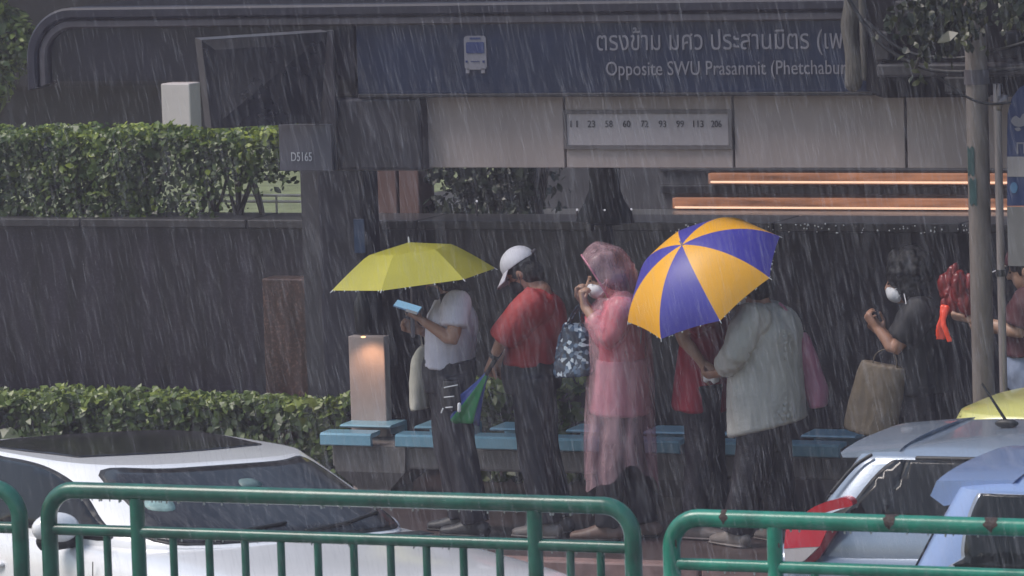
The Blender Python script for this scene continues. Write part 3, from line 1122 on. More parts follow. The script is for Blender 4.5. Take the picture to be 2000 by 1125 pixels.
# ================================================================== GREEN FENCE
FY = 19.8
M_DROP = mat('hanging_water', (.55, .58, .58), .05, var=.02)


def fence_panel(lab, X0, X1, ztop, z2, posts, bars, m, r=.0375, patches=()):
    t = thing("railing", lab, "railing", ((X0 + X1) / 2, FY, -.05), "green tubular railings on the median")
    b = B()
    R_ = .13
    path = [(X0, FY, -.05), (X0, FY, ztop - R_ - .02)]
    path += [(X0 + R_ + R_ * math.cos(rad(a_)), FY, ztop - R_ + R_ * math.sin(rad(a_))) for a_ in np.linspace(180, 90, 9)]
    path += [(X0 + (X1 - X0) * f, FY, ztop) for f in np.linspace(.1, .9, 9)]
    path += [(X1 - R_ + R_ * math.cos(rad(a_)), FY, ztop - R_ + R_ * math.sin(rad(a_))) for a_ in np.linspace(90, 0, 9)]
    path += [(X1, FY, ztop - R_ - .02), (X1, FY, -.05)]
    tube(b, path, r, ref=(0, 1, 0), n=20, caps='flat')
    obj("top_tube", b, m, t, angle=50)
    for z_ in (z2, .10):
        b = B()
        tube(b, [(X0 + r * .6, FY, z_), (X1 - r * .6, FY, z_)], .026, n=16, caps='flat')
        obj("cross_rail", b, m, t, angle=50)
    for x_ in posts:
        b = B()
        tube(b, [(x_, FY, -.05), (x_, FY, ztop - r * .7)], .033, n=16, caps='flat')
        obj("post", b, m, t, angle=50)
    for x_ in bars:
        b = B()
        tube(b, [(x_, FY, .10), (x_, FY, z2)], .0175, n=12, caps='flat')
        obj("baluster", b, m, t, angle=50)
    b = B()
    for k in range(70):
        x_ = random.uniform(X0 + .1, X1 - .1)
        top_ = random.random() < .6
        zz_ = (ztop - r) if top_ else (z2 - .026)
        s_ = random.uniform(.003, .0065)
        ell(b, (x_, FY + random.uniform(-.006, .006), zz_ - s_ * .7), (s_ * .85, s_ * .85, s_ * 1.3), None, 8, 6)
    props(obj("water_drops", b, M_DROP, t), kind='stuff')
    for (kind_, p_) in patches:
        # flaking rust: an irregular patch hugging the tube
        horiz = kind_ == 'h'
        if horiz:
            s0, s1, rr_, fix = p_[0], p_[1], r, ztop
        else:
            s0, s1, rr_, fix = p_[1], p_[2], p_[3], p_[0]
        sd = random.uniform(0, 50)
        rings = []
        for a_ in np.linspace(-30, 190, 26):
            e = 1 - abs((a_ - 80) / 112) ** 3
            half = (s1 - s0) / 2 * (e * (.75 + .7 * noise.noise(V((a_ * .03, sd, 0)))) + .03)
            mid = (s0 + s1) / 2 + (s1 - s0) * .3 * noise.noise(V((a_ * .02, sd, 7)))
            ring = []
            for q_ in np.linspace(-1, 1, 7):
                u_, ca, sa = mid + half * q_, math.cos(rad(a_)), math.sin(rad(a_))
                rq = rr_ + .0012
                ring.append((u_, FY - rq * ca, fix + rq * sa) if horiz else (fix + rq * math.cos(rad(a_ - 90 + 10)) * 1.0, FY - rq * abs(math.sin(rad(a_ - 90 + 10))) if False else FY + rq * math.sin(rad(a_ - 170)), u_))
            rings.append(ring)
        b = B()
        loft(b, rings, cap=False, closed=False)
        obj("rust_patch", b, M_RUST, t)
    return t


def FX(px):
    return at(px, 1050, FY).x


zA, zA2 = at(650, 972, FY).z, at(650, 1051, FY).z
barsA = [155, 209, 338, 408, 478, 548, 620, 690, 762, 832, 904, 975, 1113, 1172]
fence_panel("long green tubular railing in front of the white car", FX(97), FX(1236), zA, zA2, [FX(270), FX(1045)], [FX(q) for q in barsA], M_GREEN)
xe = FX(40)
fence_panel("green railing cut off beside the white car's window", xe - 2.78, xe, zA, zA2, [xe - .4, xe - 2.3], [xe - .6 - .172 * k for k in range(10)], M_GREEN)
zB, zB2 = at(1650, 1020, FY).z, at(1650, 1112, FY).z
xs_ = FX(1311)
fence_panel("teal green railing with rust patches in front of the silver car", xs_, xs_ + 2.9, zB, zB2, [FX(1513), xs_ + 2.4], [FX(1513) + .172 * k for k in range(1, 11)], M_TEAL,
            patches=[('h', (FX(1408), FX(1428))), ('h', (FX(1728), FX(1760))), ('h', (FX(1925), FX(1955))), ('v', (xs_, at(1311, 1068, FY).z, at(1311, 1050, FY).z, .0375)), ('v', (FX(1513), at(1513, 1068, FY).z, at(1513, 1059, FY).z, .033))])
# ================================================================== PEOPLE
def rotm(f, u, l):
    return Matrix((l, f, u)).transposed()          # columns: lateral, forward, up


def hand(b, w_, d, nrm, curl=.5, side=1, s=1.0, spread=.10):
    """palm plus five bent fingers; d = finger direction, nrm = palm-facing normal (fingers curl toward it)"""
    d = V(d).normalized()
    nrm = (V(nrm) - d * V(nrm).dot(d)).normalized()
    l = d.cross(nrm) * side
    k0 = w_ + d * .085 * s
    tube(b, [w_ - d * .02, w_ + d * .035 * s, k0], [(.026 * s, .020 * s), (.038 * s, .017 * s), (.040 * s, .014 * s)], ref=l, n=12)
    for i, (o, L) in enumerate(((.030, .070), (.0105, .080), (-.0105, .075), (-.030, .058))):
        p = k0 + l * o * s - d * (.006 if i in (0, 3) else 0)
        a = 0.0
        dd = (d + l * o * spread * 20 * .2).normalized()
        pts, rs = [p - d * .012], [.0095 * s]
        for j, q in enumerate((.45, .32, .23)):
            a += curl * (1.15 + .08 * i) * (.75 if j == 0 else 1)
            e = dd * math.cos(a) + nrm * math.sin(a)
            pts.append(pts[-1] + e * L * q * s)
            rs.append((.0090, .0082, .0070)[j] * s)
        tube(b, pts, rs, n=8)
    p = w_ + d * .022 * s + l * .028 * s
    e1 = (d * .6 + l * .7 + nrm * .35).normalized()
    e2 = (d * .85 + l * .15 + nrm * (.35 + curl * .4)).normalized()
    tube(b, [p, p + e1 * .038 * s, p + e1 * .038 * s + e2 * .032 * s, p + e1 * .038 * s + e2 * .056 * s], [.0125 * s, .0105 * s, .0095 * s, .008 * s], n=8)


def head(b, c, f, u, l):
    R_ = rotm(f, u, l)
    ell(b, c + u * .022 - f * .008, (.076, .096, .104), R_, 20, 14)
    ell(b, c - u * .045 + f * .022, (.058, .070, .078), R_, 18, 12)
    ell(b, c - u * .098 + f * .052, (.030, .026, .022), R_)
    tube(b, [c + f * .088 + u * .012, c + f * .108 - u * .022], [.009, .014], n=10)
    ell(b, c + f * .070 + u * .026, (.050, .020, .012), R_)
    ell(b, c + f * .080 - u * .060, (.024, .012, .009), R_)
    for s in (-1, 1):
        ell(b, c + l * .076 * s - u * .012 - f * .006, (.011, .019, .031), R_)


class Person:
    def __init__(self, label, Y0, J, f, hf=None, skin=None, vox=.0075):
        self.Y0 = Y0
        J = {k_: (at(v[0], v[1], Y0 + (v[2] if len(v) > 2 else 0)) if isinstance(v, tuple) else v) for k_, v in J.items()}
        self.J = J
        self.f = V((f[0], f[1], 0)).normalized()
        self.l = self.f.cross(V((0, 0, 1))).normalized()      # right-hand side
        self.hf = V(hf if hf else f).normalized()
        self.hl = self.hf.cross(V((0, 0, 1))).normalized()
        self.hu = self.hl.cross(self.hf).normalized()
        base = V((J['pelvis'].x, J['pelvis'].y, 0))
        self.t = thing("person", label, "person", base)
        self.skin = skin or M_SKIN
        self.vox = vox

    def side_of(self, s):
        return 1 if s == 'r' else -1

    def body(self, hands):
        J, l, f = self.J, self.l, self.f
        b = B()
        up = (J['neck'] - J['chest']).normalized()
        tube(b, [J['pelvis'] - V((0, 0, .05)), J['pelvis'], J['waist'], J['chest'], J['neck'] - up * .05, J['neck']],
             [(.14, .10), (.162, .115), (.14, .10), (.165, .118), (.12, .085), (.055, .055)], ref=l, k=3, n=18)
        tube(b, [J['neck'] - up * .04, (J['neck'] + J['head']) / 2 - self.hu * .03, J['head'] - self.hu * .03], [.062, .054, .056], n=14)
        head(b, J['head'], self.hf, self.hu, self.hl)
        for s in 'nr':
            sh, el, wr = J['sh' + s], J['el' + s], J['wr' + s]
            tube(b, [sh.lerp(J['chest'], .25), sh, sh.lerp(el, .5), el, el.lerp(wr, .4), wr], [.06, .054, .045, .038, .036, .024], n=12, k=2)
            h = hands.get(s)
            if h:
                hand(b, wr, h[0], h[1], h[2], h[3] if len(h) > 3 else 1)
            hp, kn, an = J['hip' + s], J['kn' + s], J['an' + s]
            tube(b, [hp + V((0, 0, .04)), hp.lerp(kn, .35), kn, kn.lerp(an, .35) - f * .012, an], [.082, .074, .053, .052, .036], n=12, k=2)
            toe = J.get('toe' + s, an + f * .19 - V((0, 0, an.z - .02)))
            tube(b, [an - f * .045 - V((0, 0, an.z - .03)), an.lerp(toe, .45) - V((0, 0, .005)), toe], [(.033, .028), (.042, .032), (.036, .018)], ref=l, n=12)
        o = obj("body", fuse(b, self.vox, 2, rnd=.5), self.skin, self.t)
        c = J['head']
        for s in (-1, 1):
            e = B()
            ell(e, c + self.hf * .086 + self.hl * .031 * s + self.hu * .004, (.013, .007, .006), rotm(self.hf, self.hu, self.hl), 10, 8)
            obj("eye", e, M_EYE, self.t)
        return o

    def hair(self, m=M_HAIR, vol=0.014, long=0.0, curly=0.0, name="hair"):
        c, f, u, l = self.J['head'], self.hf, self.hu, self.hl
        R_ = rotm(f, u, l)
        b = B()
        ell(b, c + u * (.036 + vol * .3) - f * (.012 + vol * .95), (.080 + vol, .096 + vol, .098 + vol), R_, 20, 14)
        ell(b, c - f * .045 - u * .03, (.074 + vol, .062 + vol, .080 + vol), R_, 18, 12)
        if curly:
            for i in range(90):
                d = rng.normal(0, 1, 3)
                d /= np.linalg.norm(d)
                dv = V(d)
                if dv.dot(f) > .35 and dv.dot(u) < .45 or dv.dot(u) < -.55:
                    continue
                ell(b, c + u * .050 - f * .04 + dv * (.080 + vol), (curly * random.uniform(.7, 1.3),) * 3, None, 8, 6)
        if long:
            tube(b, [c - f * .06, c - f * .075 - u * .12, c - f * .085 - V((0, 0, .12 + long))], [(.075, .05), (.075, .04), (.05, .02)], ref=l, n=12, k=3)
        obj(name, fuse(b, .008, 2, fold=.008 if not curly else .012, fs=(30, 30, 14) if not curly else (24, 24, 24)), m, self.t)

    def mask(self, m=M_MASK):
        c, f, u, l = self.J['head'], self.hf, self.hu, self.hl
        R_ = rotm(f, u, l)
        b = B()
        ell(b, c + f * .052 - u * .060, (.061, .066, .054), R_, 18, 12)
        ell(b, c + f * .098 - u * .040, (.022, .022, .032), R_, 12, 8)
        mk = obj("face_mask", fuse(b, .007, 3), m, self.t)
        b = B()
        for s in (-1, 1):
            for z_ in (-.030, -.085):
                tube(b, [c + f * .055 + u * z_ + l * .058 * s, c + f * .02 + u * (z_ * .6 - .01) + l * .073 * s, c - f * .004 + u * -.01 + l * .086 * s], .0022, n=6, k=3)
        obj("ear_loop", b, m, mk)

    def torso(self, m, hem, ext, sl=.55, rs=.075, hemr=None, name="shirt", fold=.012, sleeve_end=None, slim=0.0, fs=(7, 7, 2.4), hem_slope=0.0, slr=None):
        """shirt: hem = point at the middle of the hem; ext = (lateral, front-back) half sizes at chest"""
        J, l = self.J, self.l
        a, c = ext
        hr = hemr or (a * .98, c * .98)
        up = (J['neck'] - J['chest']).normalized()
        b = B()
        tube(b, [hem, hem.lerp(J['waist'], .6) if (hem - J['waist']).length > .05 else J['waist'], J['chest'].lerp(J['waist'], .4), J['chest'], J['neck'] - up * .075, J['neck'] - up * .012],
             [(hr[0] * 1.04, hr[1] * 1.04), (hr[0], hr[1]), (a * .98, c), (a, c), (a * .86, c * .78), (.075, .07)], ref=l, n=24, k=3, caps='flat')
        for s in 'nr':
            sh, el, wr = J['sh' + s], J['el' + s], J['wr' + s]
            if sl <= 1:
                pts = [sh.lerp(J['chest'], .35), sh, sh.lerp(el, sl * .55), sh.lerp(el, sl)]
                r_ = [rs * 1.05, rs, rs * .98, slr or rs]
            else:
                pts = [sh.lerp(J['chest'], .35), sh, sh.lerp(el, .55), el, el.lerp(wr, (sl - 1) * .6), el.lerp(wr, sl - 1)]
                r_ = [rs * 1.05, rs, rs * .95, rs * .88, rs * .74, (slr or rs * .6)]
            tube(b, pts, r_, n=16, k=2, caps='flat')
        me = fuse(b, .009, 3, fold=fold, seed=self.J['pelvis'].x * 3, fs=fs)
        if hem_slope:
            w0 = J['waist']
            for v in me.vertices:
                k_ = max(0, min(1, (w0.z - v.co.z) / max(.05, w0.z - hem.z)))
                v.co.z += hem_slope * (v.co.x - hem.x) * k_
        o = obj(name, me, m, self.t)
        return o

    def trousers(self, m=M_TROUSER, r=(.112, .092, .078), wl=(.186, .140), low=.0, name="trousers", fold=.010):
        J, l = self.J, self.l
        b = B()
        top = J['pelvis'].lerp(J['waist'], .8)
        tube(b, [top, J['pelvis'], (J['hipn'] + J['hipr']) / 2 - V((0, 0, .05))], [wl, (wl[0] * 1.04, wl[1] * 1.06), (wl[0] * .95, wl[1] * .92)], ref=l, n=20, k=3, caps='flat')
        for s in 'nr':
            hp, kn, an = J['hip' + s], J['kn' + s], J['an' + s]
            tube(b, [hp + V((0, 0, .03)), hp.lerp(kn, .5), kn, kn.lerp(an, .5), an - (an - kn).normalized() * low], [r[0], (r[0] + r[1]) / 2, r[1], (r[1] + r[2]) / 2, r[2]], n=16, k=2, caps='flat')
        obj(name, fuse(b, .010, 3, fold=fold, seed=J['pelvis'].x * 5, fs=(8, 8, 4)), m, self.t)

    def shoes(self, m):
        J, f, l = self.J, self.f, self.l
        for s in 'nr':
            an = J['an' + s]
            b = B()
            g = V((an.x, an.y, 0))
            tube(b, [g - f * .06 + V((0, 0, .045)), g + f * .03 + V((0, 0, .05)), g + f * .12 + V((0, 0, .036)), g + f * .20 + V((0, 0, .028))],
                 [(.040, .045), (.046, .052), (.050, .036), (.042, .026)], ref=l, n=16, k=3)
            tube(b, [g + V((0, 0, .05)), an + V((0, 0, .0))], [.046, .047], n=14)
            so = obj("shoe", fuse(b, .008, 2), m, self.t)
            b = B()
            tube(b, [g - f * .07 + V((0, 0, .010)), g + f * .05 + V((0, 0, .010)), g + f * .215 + V((0, 0, .010))], [(.042, .010), (.05, .010), (.040, .010)], ref=l, n=14, k=2)
            obj("sole", b, M_RUBBER if m is not M_WHITESHOE else M_WHITESHOE, so)


def umbrella(label, apex, axis, R_, h, n, phase, mats, seq, up_ref, grip, kink=None, sag=.02, bulge=.015, handle_mat=None, strap=None):
    """axis = unit vector from handle to apex; up_ref = direction in the rim plane that has angle zero"""
    ax = V(axis).normalized()
    e1 = (V(up_ref) - ax * V(up_ref).dot(ax)).normalized()
    e2 = ax.cross(e1)
    t = thing("umbrella", label, "umbrella", grip)
    prof = kink or (lambda s: (s, s * s))

    def P(u, s):
        """u in rib units, s 0..1 from apex to rim"""
        i = math.floor(u)
        fr = u - i
        q = []
        r_, z_ = prof(s)
        for j in (i, i + 1):
            a = rad(phase + 360 / n * j)
            q.append(apex + (e1 * math.cos(a) + e2 * math.sin(a)) * R_ * r_ - ax * h * z_)
        p = q[0].lerp(q[1], fr)
        bow = 4 * fr * (1 - fr)
        return p + ax * (sag * bow * s) * (1 if s < .8 else 1 - (s - .8) * 2.0) - (p - apex - ax * (p - apex).dot(ax)) * (bulge * bow * s)

    K, S = 8, 14
    b = B()
    grid = [[b.verts.new(P(i / K, s / S)) for s in range(1, S + 1)] for i in range(n * K)]
    a0 = b.verts.new(apex)
    for i in range(n * K):
        j = (i + 1) % (n * K)
        mi = seq[i // K]
        f_ = b.faces.new((a0, grid[i][0], grid[j][0]))
        f_.material_index = mi
        for s in range(S - 1):
            f_ = b.faces.new((grid[i][s], grid[i][s + 1], grid[j][s + 1], grid[j][s]))
            f_.material_index = mi
    m = bpy.data.meshes.new("canopy")
    bmesh.ops.recalc_face_normals(b, faces=b.faces[:])
    b.to_mesh(m)
    b.free()
    for x_ in mats:
        m.materials.append(x_)
    me = evalmesh(m, [('SOLIDIFY', dict(thickness=.0016, offset=-1))])
    me.transform(Matrix.Translation(-ORG[t]))
    me.polygons.foreach_set("use_smooth", [True] * len(me.polygons))
    me.set_sharp_from_angle(angle=rad(14))
    co = bpy.data.objects.new("canopy", me)
    col.objects.link(co)
    co.parent = t
    ORG[co] = ORG[t]
    for i in range(n):
        b = B()
        tube(b, [P(i, s / 10) - ax * .004 for s in range(1, 11)], .0022, n=6)
        rb = obj("rib", b, M_STEEL, t)
        b = B()
        p = P(i, .55) - ax * .004
        tube(b, [apex - ax * (h * .9 + .03), p], .0018, n=6)
        obj("stretcher", b, M_STEEL, rb)
    for i in range(n):
        p = P(i, 1.0)
        pass
    b = B()
    for i in range(n):
        p, q = P(i, .985), P(i, 1.0)
        tube(b, [p - ax * .003, q + (q - p).normalized() * .012 - ax * .003], .0028, n=6)
    obj("rib_tip", b, M_MASK, t)
    b = B()
    for k in range(46):
        u_ = random.uniform(0, n)
        p = P(u_, 1.0) - ax * random.uniform(.002, .008)
        s_ = random.uniform(.002, .005)
        ell(b, p, (s_, s_, s_ * 1.4), None, 8, 6)
    props(obj("water_drops", b, M_DROP, t), kind='stuff')
    b = B()
    tube(b, [apex - ax * .0, grip + (apex - grip).normalized() * .05], .0052, n=10)
    obj("shaft", b, M_STEEL, t)
    b = B()
    d = (grip - apex).normalized()
    tube(b, [grip - d * .07, grip, grip + d * .05], [.012, .014, .012], n=12)
    obj("handle", b, handle_mat or M_RUBBER, t)
    b = B()
    tube(b, [apex - ax * .005, apex + ax * .028], [.008, .004], n=8)
    obj("finial", b, M_MASK, t)
    if strap:
        b = B()
        tube(b, strap, [(.007, .0015)] * len(strap), n=8, k=4)
        obj("strap", b, M_LETTER, t)
    return t


def sack(name, label, cat, rings, m, Y, k=3, depth=(.04, .09), fold=.006, yaw=0.0, vox=.008, mats_fs=(9, 9, 6), handle=None, hm=None, group=None):
    """soft bag: rings = [(px_left, px_right, py)], melted and creased"""
    pts, rs = [], []
    n = len(rings)
    for i, (a, c, y_) in enumerate(rings):
        p, q = at(a, y_, Y), at(c, y_, Y)
        pts.append((p + q) / 2)
        dd = depth[0] + (depth[1] - depth[0]) * i / (n - 1)
        wv = (q - p).length / 2
        rs.append((wv / max(.3, math.cos(yaw)), dd))
    ref = V((math.cos(yaw), math.sin(yaw), 0))
    b = B()
    tube(b, pts, rs, ref=ref, n=24, k=k, caps='flat')
    me = fuse(b, vox, 2, fold=fold, fs=mats_fs, seed=pts[0].x)
    t = thing(name, label, cat, pts[-1], group)
    obj("bag_body", me, m, t)
    if handle:
        for hp in handle:
            b = B()
            tube(b, hp, [(.009, .003)] * len(hp), n=8, k=5)
            obj("handle", b, hm or m, t)
    return t


Z = V((0, 0, 1))
M_WHITETEE = mat("white_cotton", (.66, .63, .72), .75, var=.08, scale=10, bump=.1, bscale=80)
M_REDTEE = mat("red_cotton", (.30, .028, .030), .7, var=.2, scale=8, bump=.1, bscale=80)
M_CRIMSON = mat("crimson_cotton", (.26, .014, .032), .7, var=.2, scale=8)
M_GREYSHIRT = mat("wet_grey_shirt", (.42, .41, .39), .65, var=.16, scale=6, bump=.15, bscale=60)
M_BLACKTEE = mat("black_cotton", (.013, .013, .018), .7, var=.3, scale=9)
M_MAROON = mat("maroon_cotton", (.060, .010, .018), .7, var=.3, scale=9)
M_PINKIN = mat("pink_red_top", (.46, .10, .125), .7, var=.2, scale=8)
M_SKIRT = mat("pale_pink_skirt", (.42, .27, .30), .7, var=.15, scale=8)
M_DENIM = mat("pale_blue_denim", (.22, .27, .40), .7, var=.2, scale=14)
M_YELLOW = mat("yellow_umbrella_cloth", (.40, .37, .042), .5, var=.08, scale=4)
M_ORANGE = mat("orange_umbrella_cloth", (.82, .40, .022), .45, var=.07, scale=4)
M_UBLUE = mat("violet_blue_cloth", (.055, .050, .34), .45, var=.12, scale=4)
M_CAPW = mat("white_cap_cloth", (.66, .65, .72), .7, var=.06, scale=12)

# ---------------------------------------------------------------- 1: white T-shirt under the yellow umbrella
p1 = Person("person in white t-shirt reading a phone under the yellow umbrella", 26.8, dict(
    pelvis=(877, 728), waist=(880, 690), chest=(883, 628), neck=(880, 579), head=(862, 541),
    shn=(893, 592, -.17), shr=(876, 592, .17), eln=(884, 664, -.23), wrn=(826, 627, -.20), elr=(846, 652, .17), wrr=(816, 644, -.02),
    hipn=(880, 745, -.085), hipr=(874, 745, .085), knn=(898, 875, -.085), knr=(880, 875, .085), ann=gr(928, 26.72, .085), anr=gr(903, 26.90, .085)),
    (-1, .05), (-.86, -.05, -.42))
p1.body(dict(n=((-.88, .1, .42), (.1, .35, .9), .55, 1), r=((-.8, -.15, .3), (.2, -.9, .2), .85, 1)))
p1.hair(long=.02)
p1.mask(M_BLKMASK)
p1.torso(M_WHITETEE, at(876, 714, 26.8), (.20, .128), sl=.62, rs=.082, slr=.080, fold=.012, fs=(9, 9, 2.5), hem_slope=.18)
p1.trousers(mat("dark_grey_trousers", (.018, .017, .026), .6, var=.3, scale=14))
p1.shoes(M_DARKSHOE)
b = B()
tube(b, [at(866, 574, 26.70), at(867, 600, 26.64), at(865, 650, 26.62), at(862, 716, 26.63), at(868, 752, 26.64)], [(.020, .003)] * 5, ref=(1, .2, 0), n=8, k=4)
obj("bag_strap", b, M_RUBBER, p1.t)
sack("belt_bag", "small black crossbody bag with bright white zip lines at the hip", "bag", [(866, 895, 742), (863, 899, 760), (862, 900, 785), (866, 897, 802)], M_DARK, 26.60, depth=(.03, .045), fold=.002)
zb = B()
for q in ((868, 757, 893, 752), (868, 776, 886, 774), (871, 796, 883, 795), (862, 806, 865, 798)):
    p, e = at(q[0], q[1], 26.545), at(q[2], q[3], 26.545)
    tube(zb, [p, e], .004, n=6)
p, e = at(897, 790, 26.545), at(897, 802, 26.545)
tube(zb, [p, e], .011, n=6)
bagt = [o for o in bpy.data.objects if o.name.startswith("belt_bag")][0]
obj("zip_line", zb, mat("zip_white", (.85, .85, .88), .3), bagt)
sack("tote_bag", "off-white cloth tote bag hanging in front of the dark trousers", "bag", [(824, 836, 676), (808, 840, 700), (804, 842, 740), (806, 842, 780), (812, 840, 797)],
     mat("offwhite_canvas", (.46, .44, .38), .75, var=.1, scale=8), 26.9, depth=(.05, .14), fold=.006,
     handle=[[at(826, 682, 26.92), at(822, 655, 26.90), at(818, 640, 26.86), at(830, 655, 26.85), at(834, 682, 26.88)]])
# phone
c0, c1 = at(771, 592, 26.56), at(821, 607, 26.58)
dx = (c1 - c0).normalized()
nz = V((.25, -.35, .9))
nz = (nz - dx * nz.dot(dx)).normalized()
dyv = nz.cross(dx)
cen = (c0 + c1) / 2
Mx = Matrix.Translation(cen) @ Matrix((dx, dyv, nz)).transposed().to_4x4()
t = thing("phone", "smartphone in a pale blue case held out under the yellow umbrella", "phone", cen)
pb_ = box(B(), -.078, .078, -.037, .037, -.005, .005, .004)
bmesh.ops.transform(pb_, matrix=Mx, verts=pb_.verts)
obj("case", pb_, mat("pale_blue_case", (.20, .38, .66), .3, var=.3, scale=10), t, angle=40)
pb_ = box(B(), -.074, .074, -.034, .034, .0052, .0062)
bmesh.ops.transform(pb_, matrix=Mx, verts=pb_.verts)
obj("screen", pb_, emit("phone_screen", (.22, .42, .62), .55), t, False)
pb_ = box(B(), .005, .074, -.0395, -.0372, -.007, .010)
bmesh.ops.transform(pb_, matrix=Mx, verts=pb_.verts)
obj("card_pocket", pb_, mat("white_card", (.7, .72, .8), .4), t, False)
# yellow umbrella
ap = at(799, 473, 26.64)
gp = at(806, 640, 26.74)
axy = (RC * -.125 + UC * 1.0 - fwd * .10).normalized()


def kinky(s):
    r_ = s
    z_ = .22 * min(s, .52) / .52 if s < .52 else .22 + .78 * (s - .52) / .48
    return r_, z_ * (1 - .06 * math.sin(math.pi * s))


umbrella("open plain yellow umbrella sheltering the person in white", ap, axy, .475, .215, 6, 188, [M_YELLOW], [0] * 6, RC, gp, kinky, sag=0, bulge=.0, handle_mat=M_LETTER,
         strap=[at(788, 556, 26.6), at(786, 565, 26.58), at(782, 573, 26.58)])

# ---------------------------------------------------------------- 2: white cap, red shirt
p2 = Person("person in white cap and red shirt looking down in the queue", 26.85, dict(
    pelvis=(1040, 728), waist=(1044, 690), chest=(1050, 628), neck=(1058, 568), head=(1020, 530),
    shn=(1044, 592, -.19), shr=(1052, 588, .19), eln=(985, 658, -.25), wrn=(962, 700, -.22), elr=(1010, 660, .18), wrr=(985, 700, .1),
    hipn=(1040, 745, -.095), hipr=(1044, 745, .095), knn=(1046, 880, -.10), knr=(1058, 880, .10), ann=gr(1068, 26.75, .085), anr=gr(1092, 26.95, .085)),
    (-1, .12), (-.80, -.02, -.55), skin=M_SKIN)
p2.body(dict(n=((-.45, .05, -.85), (.6, .5, -.3), .75, 1), r=((-.5, 0, -.8), (.6, -.5, -.3), .6, -1)))
p2.hair(vol=.004, long=.0)
p2.mask(M_BLKMASK)
p2.torso(M_REDTEE, at(1043, 708, 26.85), (.215, .150), sl=1.02, rs=.098, slr=.088, fold=.016)
p2.trousers(mat("charcoal_trousers", (.012, .012, .020), .6, var=.3, scale=14), r=(.118, .10, .085), wl=(.198, .160))
p2.shoes(M_WHITESHOE)
c, f_, u_, l_ = p2.J['head'], p2.hf, p2.hu, p2.hl
b = B()
R_ = rotm(f_, u_, l_)
ell(b, c + u_ * .052 - f_ * .006, (.094, .112, .098), R_, 24, 16)
me = fuse(b, .006, 2)
bm_ = bmesh.new()
bm_.from_mesh(me)
bmesh.ops.bisect_plane(bm_, geom=bm_.verts[:] + bm_.edges[:] + bm_.faces[:], plane_co=c + u_ * .042, plane_no=u_, clear_inner=True)
cap = obj("cap", solidify(bm_, .004, -1), M_CAPW, p2.t)
br = bpy.data.meshes.new("brim")
vs, fs_ = [], []
NU, NV = 14, 8
for i in range(NU + 1):
    th = rad(-68 + 136 * i / NU)
    for j in range(NV + 1):
        s = j / NV
        ext_ = .092 * math.cos(th * .72)
        base = c + u_ * .044 - f_ * .006 + f_ * (.110 * math.cos(th)) + l_ * (.092 * math.sin(th))
        dirv = (f_ * .90 + l_ * math.sin(th) * .25 - u_ * .50).normalized()
        vs.append(base + dirv * ext_ * s - u_ * .018 * (math.sin(th) ** 2) * s)
for i in range(NU):
    for j in range(NV):
        a0 = i * (NV + 1) + j
        fs_.append((a0, a0 + 1, a0 + NV + 2, a0 + NV + 1))
br.from_pydata(vs, [], fs_)
obj("brim", solidify(br, .004, 0), M_CAPW, cap)
b = B()
tube(b, [c + u_ * .05 - f_ * .112, c + u_ * .055 - f_ * .135], [.016, .010], n=10)
obj("cap_buckle", b, M_FRAME, cap)
b = B()
w0 = p2.J['wrn']
dw = (p2.J['wrn'] - p2.J['eln']).normalized()
tube(b, [w0 - dw * .035, w0 - dw * .012], .032, n=16, caps='flat')
obj("wristwatch", b, M_RUBBER, p2.t)
# folded blue and green umbrella held low
g0, g1 = at(953, 726, 26.60), at(902, 812, 26.66)
ax = (g1 - g0).normalized()
e1 = RC - ax * RC.dot(ax)
e1.normalize()
e2 = ax.cross(e1)
t = thing("folded_umbrella", "loosely folded blue umbrella with a green stripe held low", "umbrella", g0)
for nm, mm, sel in (("blue_panel", mat("blue_nylon", (.020, .060, .33), .4, var=.2, scale=8), 0), ("green_panel", mat("green_nylon", (.035, .30, .10), .4, var=.2, scale=8), 1)):
    b = B()
    rings = []
    N = 48
    L_ = (g1 - g0).length
    for s in np.linspace(0, 1, 14):
        R0 = .008 + .078 * (s ** 1.15)
        ring = []
        rng_a = range(N + 1) if sel == 0 else range(0, 9)
        for k in rng_a:
            a_ = 2 * math.pi * k / N + 1.05
            fl = 1 + .30 * math.cos(6 * a_) * s
            rr_ = R0 * fl + (.004 if sel else 0)
            zoff = L_ * s + (.035 * math.cos(3 * a_ + 1) * s * s)
            ring.append(g0 + ax * zoff + e1 * (rr_ * 1.1 * math.cos(a_)) + e2 * (rr_ * .6 * math.sin(a_)))
        rings.append(ring)
    loft(b, rings, cap=False, closed=False)
    obj(nm, solidify(b, .0015, 0), mm, t)
b = B()
tube(b, [g0 - ax * .08, g0 + ax * .02], [.013, .012], n=10)
obj("handle", b, M_RUBBER, t)
b = B()
tube(b, [g0, g1 + ax * .03], .005, n=8)
obj("shaft", b, M_STEEL, t)

